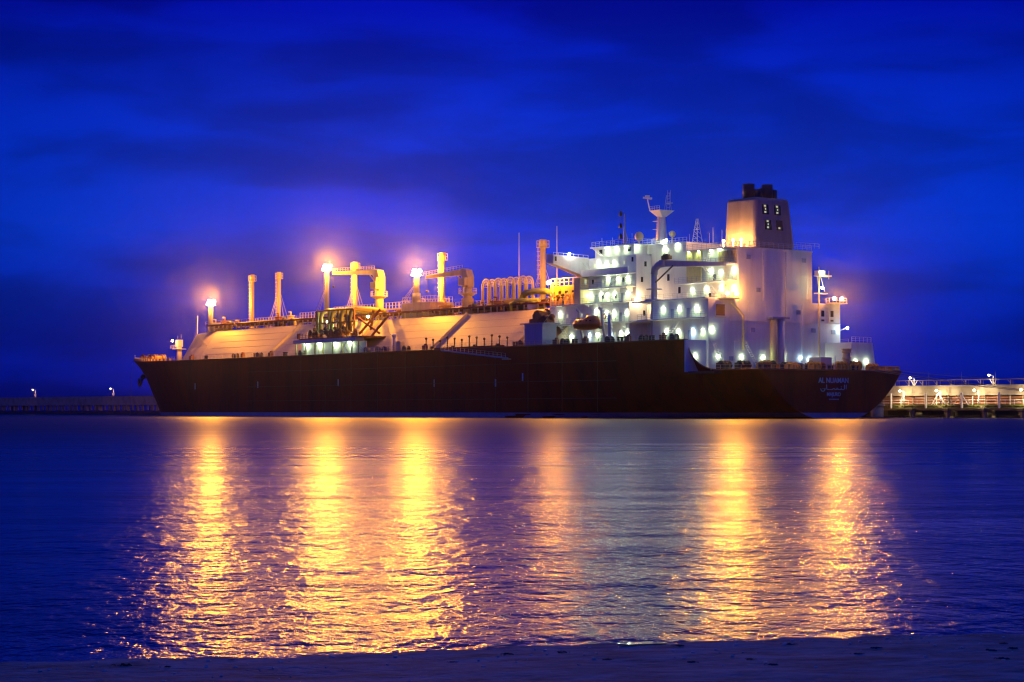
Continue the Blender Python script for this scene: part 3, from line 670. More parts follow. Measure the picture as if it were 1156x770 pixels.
wlamp(45, 11, 18.6, 'a', 160, parent=ACC)

# block aft of the accommodation, engine casing and lower deckhouse
CAS = MB().box(18, 44.98, -10.7, 10.7, 24.3, 35.3).build('engine_casing', WHITE, SHIP)
MB().box(33.8, 46.4, -9.5, 10.72, 35.3, 37.3).build('upper_house', WHITE, SHIP)
LOW = MB().box(18.02, 35, -19.2, 19.2, 9.3, 24.3).box(35, 44.95, -12, 12, 15.7, 24.3).build('lower_casing', WHITE, SHIP)
MB().box(18.6, 19.0, 19.2, 24.85, 9.3, 15.8).build('quarter_bulkhead', WHITE, SHIP)
MB().box(18.6, 19.0, -24.85, -19.2, 9.3, 15.8).build('quarter_bulkhead', WHITE, SHIP)
def louvre(s0, s1, z0, z1, t, par):
    b = MB(); b.box(s0, s1, t, t + .05, z0, z1); o = b.build('louvre_panel', BROWN, par); b = MB()
    n = 5
    for i in range(n + 1):
        s = s0 + (s1 - s0) * i / n; b.box(s - .14, s + .14, t + .05, t + .25, z0, z1)
    for z in (z0, (z0 + z1) / 2, z1): b.box(s0, s1, t + .05, t + .3, z - .1, z + .1)
    b.build('slats', CREAM, o)
louvre(29.2, 31.0, 28.7, 35.0, 10.7, CAS); louvre(31.5, 33.4, 28.7, 35.0, 10.7, CAS)
louvre(18.7, 21.0, 32.4, 34.5, 10.7, CAS); louvre(21.5, 23.7, 32.4, 34.5, 10.7, CAS)
for z, s0, s1, t0, t in ((28.4, 18.6, 35, 10.7, 13.2), (31.9, 18.6, 28.9, 10.7, 12.6), (24.6, 18.2, 41, 10.7, 19.8), (20.5, 19, 37, 19.2, 21.8), (35.3, 18.0, 34, 10.7, 11.6)):
    if z == 24.6: d_ = MB().box(s0, s1, t0, t, 24.31, 24.6).build('balcony', WHITE, SHIP)
    else: d_ = MB().box(s0, s1, t0, t, z - .22, z).build('balcony', WHITE, CAS)
    MB().rail([(s1, t - .1, z), (s0, t - .1, z), (s0, t0, z)], 1.1, 1.4, .06, 3).build('railing', BLUEG, d_)
b = MB()
for a, c_ in (((24, 11.9, 28.5), (27.5, 11.9, 31.8)), ((27.5, 11.9, 32), (24.5, 11.9, 35.2)), ((22, 12.4, 24.7), (25.5, 12.4, 28.3)), ((30, 20.4, 15.8), (25.5, 20.4, 20.3))): b.ladder(a, c_, (0, 1, 0), .9, .5, .12)
b.build('stairs', WHITE, CAS)
for s, z in ((39.5, 29.3), (36, 26.4), (25.2, 28.5), (26.5, 24.7)): MB().box(s - .35, s + .35, 10.7, 10.76, z, z + 1.4).build('window', GLASS, CAS)
for s, z in ((28.8, 20.6), (24, 20.6), (30, 16), (23.6, 16)): MB().box(s - .45, s + .45, 19.2, 19.26, z, z + 2).build('door', BLUEG, LOW)
for s, z in ((32.7, 35.0), (29.7, 35.05), (26.1, 34.9), (23.5, 35.05), (26.2, 30.6), (23.2, 30.3), (19.3, 30.7), (31.9, 27.0), (27.6, 27.0), (23.0, 27.2), (19.4, 27.0)): wlamp(s, 10.72, z, 'p', 90, parent=CAS)
wlamp(40.5, 10.73, 36.6, 'p', 120, parent=CAS); wlamp(36.5, 10.73, 36.7, 'p', 70, parent=CAS)
for s, z in ((31.6, 22.7), (26.6, 22.7), (21.4, 22.6), (30.6, 18.0), (27, 17.9), (22.5, 18.0), (19.6, 17.9)): wlamp(s, 19.2, z, 'p', 85, CW if s == 22.5 else GW, parent=LOW)
wlamp(18.0, 18.2, 18.0, 'a', 120, parent=LOW)
for t in (22.2, 16.6, 10.0, 3.8, -1.9, -7.0): wlamp(18.0 if abs(t) < 19 else 18.6, t, 12.6, 'a', 110, CW if t == -7.0 else GW, parent=LOW)
wlamp(17.9, -9.8, 12.4, 'a', 90, CW, parent=LOW)
# aft faces: ledges, ducts, cabinets, doors
b = MB(); b.box(17.8, 18.0, -19.2, 13.2, 20.0, 20.12).box(17.85, 18.0, -19.2, 19.2, 16.0, 16.08).box(17.85, 18.02, -10.8, 10.8, 35.0, 35.3); b.build('ledge', WHITE, LOW)
b = MB()
for t in (15, 8, 3, -3, -8): b.box(17.97, 18.0, t - .03, t + .03, 9.6, 24.2)
for z in (27, 30, 33): b.box(17.97, 17.995, -10.6, 10.6, z - .03, z + .03)
b.build('weld_seams', WHITE, LOW)
for t in (1.1, -.9): MB().cyl((17.6, t, 9.4), (17.6, t, 20.6), .85, n=16).build('duct', CREAM if t > 0 else WHITE, LOW)
MB().box(16.4, 18, -2.4, 2.6, 20.6, 21.0).build('duct_hood', BLUEG, LOW)
b = MB(); b.tube([(17.5, 13.2, 23.6), (17.5, 11.8, 22.6), (17.5, 9.9, 21.0), (17.5, 9.9, 14.0)], .22); b.build('downpipe', CREAM, LOW)
b = MB(); b.ladder((17.2, 9.9, 15.8), (16.4, 6.0, 9.5), (1, 0, 0), .8, .5, .1).ladder((17.2, 18.8, 15.8), (16.8, 14.8, 9.5), (1, 0, 0), .8, .5, .12).ladder((16.6, -11.8, 16), (15.2, -8.6, 9.5), (1, 0, 0), .8, .5, .1); b.build('stairs', WHITE, LOW)
MB().box(17.93, 18.0, 14.7, 17.1, 20.9, 23.2).build('door', BROWN, LOW)
MB().box(17.9, 17.96, 14.3, 17.5, 20.5, 20.65).build('ledge', CREAM, LOW)
for t in (-12.6, -15.4):
    c_ = MB().box(17.6, 18.0, t - 1.7, t, 20.2, 23.3).build('cabinet', WHITE, LOW, .05); MB().box(17.56, 17.6, t - 1.3, t - .4, 21.5, 22.8).build('window', GLASS, c_); MB().box(17.56, 17.6, t - 1.3, t - .4, 20.5, 20.9).build('sign_plate', DARK, c_)
def flood_pair(t0, ts, z, power):
    b = MB(); b.box(15.9, 18, t0 - 2.2, t0 + 2.2, z - 1.1, z - .9); o = b.build('light_platform', CREAM, LOW)
    MB().rail([(18, t0 + 2.1, z - .9), (16, t0 + 2.1, z - .9), (16, t0 - 2.1, z - .9), (18, t0 - 2.1, z - .9)], 1.0, 1.0, .07, 2).build('railing', CREAM, o)
    for t in ts:
        q = MB().ball((16.6, t, z), .36).build('floodlight', BULBO, o); point((16.1, t, z + .1), power, SOD, o, .6, (-1, .6, .12)); point((16.0, t, z + .3), power * .05, SOD, o, .3)
flood_pair(14.2, (15.2, 12.6), 25.4, 22000); flood_pair(-17.0, (-15.9, -18.2), 25.4, 22000)
for t, z in ((8.0, 33.2), (-8.2, 33.2), (5.2, 26.5), (-6.5, 22.2), (-17, 18.3), (6.8, 18.2), (13, 12.2), (-11, 18.5)): MB().box(17.86, 17.97, t - .6, t + .6, z - .45, z + .45).build('vent_grille', BLUEG, LOW)
for t in (6.2, -4.6): MB().box(17.9, 17.97, t - .45, t + .45, 9.6, 11.6).build('door', BLUEG, LOW)
b = MB(); b.ladder((17.7, -9.3, 24.8), (17.7, -9.3, 35.2), (0, 1, 0), .5, .5, .07).tube([(17.7, 4.0, 24.3), (17.7, 4.0, 34.6)], .1, 6).tube([(17.7, -2.6, 21.2), (17.7, -2.6, 34.8)], .13, 6).tube([(17.7, -7.3, 9.5), (17.7, -7.3, 24.0)], .13, 6).tube([(17.7, 12.2, 9.5), (17.7, 12.2, 15.8)], .1, 6)
b.build('wall_pipes', WHITE, LOW)
# funnel
b = MB(); b.hexa([(18.0, -5.8, 35.31), (27.6, -5.8, 35.31), (27.6, 5.8, 35.31), (18.0, 5.8, 35.31), (18.9, -5.0, 46.0), (27.6, -5.0, 46.0), (27.6, 5.0, 46.0), (18.9, 5.0, 46.0)])
FUN = b.build('funnel', FUNP, SHIP, .7)
def on_aft(z): return 18.0 + .9 * (z - 35.3) / 10.7 - .05
for t, z, lit in ((2.3, 42.4, 1), (-1.2, 42.4, 1), (1.8, 39.2, 1), (-1.5, 39.2, 0)):
    s = on_aft(z); b = MB(); b.hexa([(s - .04, t - .95, z), (s + .3, t - .95, z), (s + .3, t + .95, z), (s - .04, t + .95, z), (s + .14, t - .9, z + 2.1), (s + .5, t - .9, z + 2.1), (s + .5, t + .9, z + 2.1), (s + .14, t + .9, z + 2.1)])
    o = b.build('vent_opening', BLACK, FUN)
    for k in range(3 if lit else 1):
        zz = z + .3 + k * .65; b = MB(); ss = on_aft(zz) - .08; b.box(ss, ss + .05, t - .1, t + (.45 if k != 1 else .2), zz, zz + .36); b.build('lit_pane', LIT, o)
for s, t, r, h in ((22.6, 3.3, 1.25, 49.0), (22.6, 1.1, .9, 48.0), (22.2, .1, .45, 48.3), (22.6, -2.1, 1.2, 49.2), (22.6, -4.2, .6, 48.2), (22.6, -3.4, .8, 48.2)):
    MB().cyl((s, t, 45.9), (s, t, h), r, n=16).build('exhaust_pipe', BLACK, FUN)
b = MB(); b.rail([(28.5, 7.5, 35.35), (17.9, 10.5, 35.35), (17.9, -10.5, 35.35)], 1.1, 1.4, .07, 3); b.build('railing', WHITE, FUN)
MB().rail([(18.6, -6.6, 36), (18.6, -13.5, 36)], 1.0, 1.5, .07, 2).build('railing', WHITE, CAS)
for s in (25.7, 22.8, 20.4):
    q = MB().ball((s, 7.6, 37.0), .26).bar((s, 7.6, 35.3), (s, 7.6, 37), .12).build('floodlight', BULBO, FUN)
    point((s, 7.9, 37.1), 900, (1, .55, .2), q, .2)
# masts above the wheelhouse
RM = MB().cyl((53.6, 0, 37.5), (53.6, 0, 45.4), 1.5, .75, 10).build('radar_mast', WHITE, SHIP)
b = MB(); b.hexa([(52.9, -.6, 44.6), (54.3, -.6, 44.6), (54.3, .6, 44.6), (52.9, .6, 44.6), (51.8, -2.2, 46.1), (55.4, -2.2, 46.1), (55.4, 2.2, 46.1), (51.8, 2.2, 46.1)]); b.rail([(52, 2.1, 46.1), (55.3, 2.1, 46.1)], .9, .8, .07, 2); b.build('platform', WHITE, RM)
b = MB(); b.bar((54.6, 2.6, 46.1), (55.4, 2.6, 48.6), .3).box(55.2, 55.6, 1.4, 3.8, 48.7, 49.1).box(55.1, 55.8, 2.2, 3, 49.1, 49.5); b.build('radar_scanner', WHITE, RM)
b = MB(); b.ladder((52.4, -.8, 46.1), (52.0, -.8, 50.6), (1, 0, 0), 1.0, .6, .1).bar((51.3, -.8, 46), (51.9, -.8, 50), .1).bar((52.4, .3, 46), (52, 0, 49.4), .12).box(51.4, 52.8, -1.3, -.6, 47.6, 47.8); b.build('lattice_top', BLUEG, RM)
b = MB(); b.ladder((54.7, .9, 38), (54.1, .6, 45), (1, 0, 0), .5, .6, .08)
for z in (40, 42, 43.8): b.box(54.6, 56.2, -.4, .4, z, z + .12)
b.build('ladder', WHITE, RM)
SMA = MB().cyl((57.0, 8, 37.5), (57.0, 8, 45.2), .3, .14, 8).bar((56.2, 8, 37.5), (57, 8, 43), .2).bar((55.2, 8, 37.5), (57, 8, 42), .2).build('signal_mast', BLUEG, SHIP)
for z in (45.3, 42.6, 40.3): MB().cyl((58.3, 8, z - .55), (58.3, 8, z + .55), .42, .3, 8).bar((57, 8, z), (58.3, 8, z), .1).build('signal_shape', BLACK, SMA)
MB().bar((58.9, 8, 37.5), (58.3, 8, 46), .08).build('halyard', DARK, SMA)
MB().bar((55.5, 5, 37.5), (55.5, 5, 39.3), .3).ball((55.5, 5, 40.2), 1.0, 1, 1, 1.1).build('satellite_dome', CREAM, SHIP)
MB().bar((49.0, 1, 37.5), (49.0, 1, 39.8), .3).ball((49.0, 1, 40.5), .75).build('satellite_dome', CREAM, SHIP)
b = MB()
for dx, dy in ((-1, -1), (1, -1), (1, 1), (-1, 1)): b.bar((42 + dx * .9, dy * .9, 37.3), (42 + dx * .15, dy * .15, 43.4), .14)
for z in range(38, 43): k = .9 * (1 - (z - 37.3) / 7); b.bar((42 - k, -k, z), (42 + k, -k, z + .8), .1).bar((42 - k, k, z), (42 + k, k, z + .8), .1).bar((42 - k, k, z), (42 + k, k, z), .1)
b.box(41.4, 42.8, -.4, .4, 41.0, 41.1); b.build('lattice_mast', WHITE, SHIP)
for s, t, z in ((45.5, 6, 38.6), (44.3, 8, 37.9)):
    q = MB().ball((s, t, z), .3).bar((s, t, 37.3), (s, t, z), .12).build('deck_lamp', BULBW, SHIP); point((s - .4, t + .4, z + .2), 140, GW, q, .2)
b = MB(); b.rail([(45, 10.4, 37.3), (34, 10.4, 37.3)], 1.0, 1.2, .07, 2)
for s, t in ((60, 12), (58.7, 10), (51, 11), (47, 3), (38, 6), (36, 2), (30, 4), (28.5, 8)): b.bar((s, t, 35.3 if s < 34 else 37.3), (s, t, 39.3 + random.random()), .09)
b.build('antennas', WHITE, SHIP)
# port provision crane, its shade put into a blue-grey colour
PCR = MB().cyl((36.3, 17.6, 15.8), (36.3, 17.6, 30.6), .72, .62, 14).build('provision_crane', BLUEG, SHIP)
b = MB(); b.tube([(36.3, 17.6, 30.2), (36.1, 17.6, 31.3), (35.0, 17.4, 32.2), (33, 17.3, 32.4)], .75, 10); b.build('knuckle', BLUEG, PCR)
b = MB(); b.hexa([(34.4, 16.9, 31.7), (34.4, 17.9, 31.7), (18.8, 13.9, 31.2), (18.8, 13.4, 31.2), (34.4, 16.9, 33.1), (34.4, 17.9, 33.1), (18.8, 13.9, 31.9), (18.8, 13.4, 31.9)]); b.build('boom', BLUEG, PCR)
MB().bar((36, 17.7, 28.3), (31.0, 17, 31.8), .32).build('brace', DARK, PCR)
b = MB(); b.cyl((32.4, 17, 33.8), (32.4, 18.2, 33.8), .55).box(31.3, 33.6, 17.0, 18.0, 33.1, 33.9); b.build('winch', DARK, PCR)
b = MB(); b.cyl((36.3, 17.6, 24.7), (36.3, 17.6, 24.9), 2.0, n=14).cyl((36.3, 17.6, 27.0), (36.3, 17.6, 27.15), 1.7, n=14); b.build('platform', BLUEG, PCR)
MB().bar((18.9, 13.6, 31.2), (18.9, 13.6, 27.2), .1).ball((18.9, 13.6, 27.0), .25).build('hook', CREAM, PCR)
# service platform with blue-grey foundation by the cover's aft end
bf = MB().box(65.9, 72.3, 20.2, 24.2, 15.7, 20.7).build('crane_foundation', BLUEG, SHIP, .05)
MB().box(65, 73.4, 19.8, 24.6, 20.7, 20.95).build('platform', BLUEG, bf)
b = MB(); b.cyl((68.5, 21, 22.6), (68.5, 23.8, 22.6), 1.2).cyl((68.5, 20.9, 22.6), (68.5, 21, 22.6), 1.6).cyl((66.5, 21.4, 21.8), (66.5, 23.4, 21.8), .8).box(65.4, 71.6, 21.2, 23.4, 20.95, 21.9).bar((71.6, 22, 21), (71.9, 22, 23), .5).ball((64.8, 22.4, 22.2), .7)
b.build('cargo_winch', BROWN, bf)
MB().bar((66, 23.6, 21), (62.8, 22.8, 24.5), .12).build('hoist_wire', CREAM, bf)

# ---- mooring deck at the stern
def winch(s, t, m, k=1.0, z=9.45):
    b = MB(); b.box(s - 1.3 * k, s + 1.3 * k, t - 1.6 * k, t + 1.6 * k, z, z + .35); a = z + 1.15 * k
    b.cyl((s, t - 1.1 * k, a), (s, t + .9 * k, a), .6 * k)
    for q in (-1.15, -.1, .9): b.cyl((s, t + q * k, a), (s, t + (q + .12) * k, a), 1.0 * k)
    b.box(s - .6 * k, s + .6 * k, t + 1.1 * k, t + 1.8 * k, z + .3, z + 1.7 * k).cyl((s, t - 1.9 * k, a), (s, t - 1.2 * k, a), .35 * k)
    return b.build('mooring_winch', m, SHIP)
for s, t, m, k in ((13, 19.5, DARK, 1), (12.5, 14.8, DARK, 1.05), (9, 12.2, YELLOW, 1), (12, 8.2, DARK, 1.1), (8, 5.6, YELLOW, .9), (12, 3, DARK, 1), (6, 1.2, YELLOW, 1.0), (8, -2.2, BROWN, .95), (12, -5, DARK, 1.15), (5, -5.6, YELLOW, 1.05), (5, -9.5, YELLOW, 1.1), (8, -12.2, BROWN, 1), (5, -15, YELLOW, .9), (3.5, 17.0, BROWN, .8), (3.5, 9, YELLOW, .7)): winch(s, t, m, k)
for t in (18.5, 13.6, 6.8, -1.0, -8, -12.5, -17.8):
    b = MB()
    for q in (0, 1.1): b.cyl((2.9, t + q, 9.45), (2.9, t + q, 10.7), .32).cyl((2.9, t + q, 10.6), (2.9, t + q, 10.8), .42)
    b.build('bollard', DARK, SHIP)
b = MB(); b.cyl((5.5, -7.7, 9.45), (5.5, -7.7, 14.2), .75, n=12)
for z in (10.6, 12.0, 13.4): b.cyl((5.5, -7.7, z), (5.5, -7.7, z + .6), .95, n=12)
b.cyl((5.5, -7.7, 14.1), (5.5, -7.7, 14.3), 1.2, n=12); b.build('ventilator_tower', CREAM, SHIP)
MB().box(9.5, 13, -7.6, -4.4, 9.45, 12.6).build('deck_locker', BLUEG, SHIP, .05); MB().box(11, 14, -.6, 3.4, 9.45, 11.4).build('deck_locker', BLUEG, SHIP, .05)
b = MB(); b.rail([(17, -20.9, 9.5), (9, -20.3, 9.5), (1.8, -19.7, 9.5), (1.8, 19.7, 9.5), (9, 21.8, 9.5), (13, 23.2, 9.6)], 1.15, 2.2, .06, 2, .12); b.build('stern_railing', CREAM, SHIP)
for t in (-11.5, -14, -16.8, -18.8, 4.5, 15.8):
    b = MB(); b.box(2.0, 2.9, t - .8, t + .8, 9.45, 9.7).box(2.0, 2.9, t - .9, t - .6, 9.7, 10.6).box(2.0, 2.9, t + .6, t + .9, 9.7, 10.6).box(2.0, 2.9, t - .9, t + .9, 10.5, 10.75); b.build('roller_fairlead', YELLOW, SHIP)
b = MB(); b.prism([(-14.5, 9.4), (-22.2, 9.4), (-21.0, 15.9), (-14.5, 15.9)], 0, 10.5, 18.0); SG = b.build('steering_gear_house', WHITE, SHIP)
MB().rail([(10.8, -20.9, 15.9), (10.8, -15, 15.9)], 1.15, 1.2, .09, 3).build('railing', WHITE, SG)
b = MB(); b.bar((18, -19.2, 18.7), (16.6, -19.4, 19.2), .2); b.build('lamp_bracket', WHITE, SG)
q = MB().ball((16.3, -19.6, 19.2), .28).build('deck_lamp', BULBC, SG); point((16.4, -19.2, 18.9), 200, (.8, 1, .9), q, .2)
for t in (-16.0, -19.2): wlamp(10.5, t + .2, 11.9, 'a', 100, parent=SG)
wlamp(18, -12.6, 12.4, 'a', 70, parent=SG)
AM = MB().cyl((16.2, -10.9, 9.45), (16.2, -10.9, 31.9), .22, .12, 8).build('stern_light_mast', CREAM, SHIP)
b = MB(); b.box(15.6, 17.2, -14.2, -10.4, 29.9, 30.2).box(15.8, 17, -12.5, -10.4, 30.2, 31.1).bar((16.4, -10.6, 29.9), (16.4, -11.2, 26.4), .18).bar((16.4, -11.6, 29.9), (16.4, -12.8, 26.8), .16).bar((16.4, -14.1, 29.4), (16.4, -14.1, 31.2), .12).box(15.8, 17, -13.2, -10.2, 26.2, 26.4); b.build('light_frame', WHITE, AM)
for z in (30.6, 27.2): q = MB().box(15.4, 15.6, -11.5, -10.9, z, z + .4).build('stern_light', BULBW, AM)
point((14.9, -11.3, 29.0), 160, GW, AM, .2)
b = MB(); b.cyl((1.7, 0, 9.6), (1.2, 0, 12.6), .07, n=6); b.build('ensign_staff', WHITE, SHIP)

# ------------------------------------------------------------------ things carried by the ship
LB = empty('lifeboat', W(53.4, 21.8, 18.9), ROT, label='enclosed orange lifeboat hanging from davits on the port side of the superstructure', cat='lifeboat')
def boat():
    b = MB(); st = []
    for i in range(13):
        u = -1 + 2 * i / 12; w = 1.45 * (1 - abs(u) ** 3) ** .6 + .02; x = u * 4.5; kz = .5 * abs(u) ** 3
        st.append([(x, 0, kz), (x, w * .7, kz + .35), (x, w, 1.2), (x, w * .98, 1.5), (x, -w * .98, 1.5), (x, -w, 1.2), (x, -w * .7, kz + .35)])
    vs = [[b.b.verts.new(p) for p in r] for r in st]
    for A, B in zip(vs, vs[1:]):
        for k in range(7):
            f = b.b.faces.new((A[k], A[(k + 1) % 7], B[(k + 1) % 7], B[k])); f.smooth = True
    b.b.faces.new(vs[0]); b.b.faces.new(vs[-1]); b.build('hull', ORANGE, LB)
    b = MB(); st = []
    for i in range(13):
        u = -1 + 2 * i / 12; w = 1.38 * (1 - abs(u) ** 3) ** .6 + .02; x = u * 4.4; top = 1.5 + 1.0 * (1 - abs(u) ** 4) ** .5 + (0.65 if u < -.1 and u > -.8 else 0)
        st.append([(x, w, 1.5), (x, w * .85, 1.5 + (top - 1.5) * .6), (x, w * .4, top), (x, -w * .4, top), (x, -w * .85, 1.5 + (top - 1.5) * .6), (x, -w, 1.5)])
    vs = [[b.b.verts.new(p) for p in r] for r in st]
    for A, B in zip(vs, vs[1:]):
        for k in range(5):
            f = b.b.faces.new((A[k], A[k + 1], B[k + 1], B[k])); f.smooth = True
    b.b.faces.new(vs[0]); b.b.faces.new(vs[-1]); b.build('canopy', ORANGE, LB)
    for x in (-2.6, -1.4, .6, 2): MB().box(x - .2, x + .2, 1.2, 1.36, 1.85, 2.1).build('window', GLASS, LB)
    b = MB(); b.cyl((-4.3, 0, .5), (-4.9, 0, .5), .35); b.build('propeller_guard', DARK, LB)
    b = MB(); b.bar((3.4, 0, 2.2), (3.4, -.4, 4.6), .12).bar((-3.4, 0, 2.4), (-3.4, -.4, 4.6), .12); b.build('fall_wire', DARK, LB)
boat()
for s in (57.2, 49.6):
    b = MB(); b.tube([(s, 19.6, 15.8), (s, 20.6, 20), (s, 20.9, 23), (s, 21.6, 23.6)], .28, 8); b.build('davit', BLUEG, SHIP)
MB().cyl((46.3, 21.4, 15.8), (46.3, 21.4, 22.0), .42, n=12).bar((46.3, 21.4, 21.6), (47.8, 20.4, 22.4), .4).build('raft_davit', BLUEG, SHIP)
b = MB(); N1 = 20
for i in range(N1):
    a, a2 = 2 * math.pi * i / N1, 2 * math.pi * (i + 1) / N1
    b.cyl((.5 * math.cos(a), 0, .5 * math.sin(a)), (.5 * math.cos(a2), 0, .5 * math.sin(a2)), .15, n=8)
lb = b.build('lifebuoy', ORANGE); lb.location = W(51.2, 18.75, 21.9); lb.rotation_euler = (0, 0, ROT)
tag(lb, 'small orange lifebuoy hung on the white balcony railing above the lifeboat', 'lifebuoy')

# mooring lines
def line(a, c, sag, name, label, r=.07, group=None):
    a, c = Vector(a), Vector(c); o0 = a.copy(); pts = []
    for i in range(17):
        u = i / 16; p = a.lerp(c, u) - Vector((0, 0, sag * 4 * u * (1 - u))); pts.append(p - o0)
    b = MB(); b.tube(pts, r, 6); o = b.build(name, ROPE); o.location = o0; tag(o, label, 'mooring rope', group)
line(W(1.6, -17, 10.0), W(-24, -55, 8.3), 1.0, 'mooring_rope', 'topmost stern mooring rope sloping from the ship to the jetty railing', .06)
line(W(1.6, -13, 9.9), W(-34, -54.5, 3.2), .5, 'mooring_rope', 'middle of the three stern mooring ropes crossing in front of the jetty wall', .06)
line(W(1.6, -10, 9.9), W(-44, -54.2, 3.0), 1.0, 'mooring_rope', 'lowest stern mooring rope crossing in front of the jetty wall', .06)
line(W(309.5, 1.2, 17.0), W(309.5, 1.8, 0.0), 0, 'mooring_rope', 'thin dark line hanging straight down from the bow tip to the water', .07)

# ------------------------------------------------------------------ the jetty behind the ship
J = empty('jetty', W(0, -57, 0), ROT, label='long concrete jetty with pipe racks and a lit walkway running behind the ship', cat='jetty')
MB().box(-130, 230, -7, 0, 5.0, 7.3).build('roadway_girder', CONC, J)
MB().box(230, 800, -7, 0, 3.8, 7.3).build('roadway_girder', CONC, J)
b = MB()
for i in range(-12, 22):
    s = i * 10.4; b.box(s - .05, s + .05, 0, .03, 5.0, 7.3)
b.box(-130, 230, 0, .25, 5.0, 5.25).box(-130, 800, 0, .12, 7.15, 7.32); b.build('girder_joints', CONC, J)
for i in range(-10, 66):
    s = i * 12.0; b = MB(); b.cyl((s, -1.6, -2), (s, -1.6, 3.8 if s > 230 else 5), .6, n=10).cyl((s, -5.5, -2), (s, -5.5, 3.8 if s > 230 else 5), .6, n=10); b.build('pile', CONC, J)
for z in (3.2, 3.9, 4.5): MB().cyl((-130, -.9, z), (230, -.9, z), .26, n=10).build('pipeline', REDP, J)
for y, z in ((-2.4, 3.4), (-2.4, 4.4)): MB().cyl((-130, y, z), (230, y, z), .4, n=10).build('pipeline', REDP, J)
wk = MB().box(-130, 60, .1, 2.6, 2.65, 2.9).build('walkway', GREENP, J)
b = MB()
for i in range(-64, 30):
    s = i * 2.0; b.bar((s, 2.6, 2.2), (s + 1, 2.6, 2.85), .08).bar((s + 1, 2.6, 2.85), (s + 2, 2.6, 2.2), .08)
b.box(-130, 60, 2.5, 2.7, 2.1, 2.25); b.build('truss', GREENP, wk)
MB().rail([(-130, 2.6, 2.9), (60, 2.6, 2.9)], 1.1, 2.5, .07, 2).build('railing', WHITE, wk)
for i in range(-12, 6):
    s = i * 10.4 + 4; MB().box(s - .17, s + .17, 2.55, 2.9, 2.1, 5.6).build('upright', WHITE, J)
for s in (21, 14.6): MB().bar((s - 2, 2.8, 2.9), (s, 2.8, 5.5), .22).bar((s + 2, 2.8, 2.9), (s, 2.8, 5.5), .22).build('bracing_frame', WHITE, J)
for i in range(-12, 6):
    s = i * 10.4; MB().box(s + 1.2, s + 7.5, -.3, 0, .5, 2.1).build('lower_panel', GREENC, J)
    MB().cyl((s + 9.2, 1.2, -1), (s + 9.2, 1.2, 2.1), .5, n=10).box(s + 8.4, s + 10.0, .4, 2.4, 1.5, 2.1).build('walkway_pier', CONC, J)
b = MB(); b.rail([(-130, -.4, 7.3), (45, -.4, 7.3)], 1.25, 4.2, .12, 1, .22)
for i in range(-31, 11): s = i * 4.2; b.bar((s + .1, -.4, 8.5), (s - 1.0, -.4, 7.4), .12)
b.build('railing', CONC, J)
b = MB(); b.rail([(-130, -6.4, 7.3), (45, -6.4, 7.3)], 1.25, 4.2, .1, 1); b.build('railing', CONC, J)
b = MB()
for i in range(-12, 6): b.bar((i * 9.6, -3, 7.3), (i * 9.6, -3, 10.4), .08)
b.build('thin_posts', CONC, J)
MB().box(-130, 230, -6.9, -6.6, -1, 5.0).build('gap_backing', CONC, J)  # added backing sheet, keeps blue from showing through under the roadway
for i in range(-36, 14):
    s = i * 3.47; MB().box(s - .09, s + .09, -.45, -.25, 2.9, 5.0).build('pipe_support', (CONC, WHITE, REDP)[i % 3], J)
b = MB(); b.box(-130, 230, -.5, -.2, 2.0, 2.3).box(-130, 60, 1.2, 1.5, 1.6, 2.05); b.build('lower_beam', CONC, J)
b = MB()
for i in range(90):
    s = 380 + i * 4.2 + random.uniform(-.5, .5); b.box(s, s + random.uniform(1.0, 2.6), -1.2, -.9, 1.9, 3.8)
b.build('rear_panels', CONC, J)
MB().box(230, 800, -6, -.2, -1, 1.6).build('pile_cap', DARK, J)

def jetty_lamp(s, t, z0, z, label, power, low=True, cold=False):
    o = empty('jetty_lamp', W(s, t, z0), ROT, label=label, cat='street lamp', group='lamps along the jetty')
    h = z - z0
    MB().cyl((0, 0, 0), (0, 0, h), .14, .1, 8).build('pole', WHITE, o)
    if not low: MB().bar((-1.0, 0, 1.3), (0, 0, -.1), .14).bar((1.0, 0, 1.3), (0, 0, -.1), .14).build('bracket', WHITE, o)
    MB().bar((0, 0, h), (.3, 1.0, h + .2), .12).build('arm', WHITE, o)
    MB().ball((.3, 1.1, h + .1), .24 if low else .22).build('lamp_head', BULBJ, o)
    point((.3, 1.3, h - .1), power, (1, .5, .2) if cold else JW, o, .3, (0, -1, -.45))
jetty_lamp(31.4, -54.4, 2.9, 6.0, 'jetty lamp nearest the ship, standing on the lower walkway', 4200)
jetty_lamp(20.6, -54.4, 2.9, 6.0, 'middle lamp on the lower jetty walkway beside the white bracing frames', 4200)
jetty_lamp(9.8, -54.4, 2.9, 6.0, 'rightmost lamp on the lower jetty walkway', 4200)
jetty_lamp(-3, -54.4, 2.9, 6.0, 'lower walkway lamp just beyond the right of the picture', 4200)
jetty_lamp(31.0, -57.5, 7.3, 9.0, 'lamp on the upper jetty roadway close to the ship', 500, False)
jetty_lamp(8.2, -57.5, 7.3, 9.3, 'lamp on the upper jetty roadway at the far right', 500, False)
jetty_lamp(518.0, -58.0, 7.3, 10.4, 'small distant lamp on the jetty at the far left', 900, False, True)
jetty_lamp(444.0, -58.0, 7.3, 10.2, 'small distant lamp on the jetty just left of the ship bow', 900, False, True)
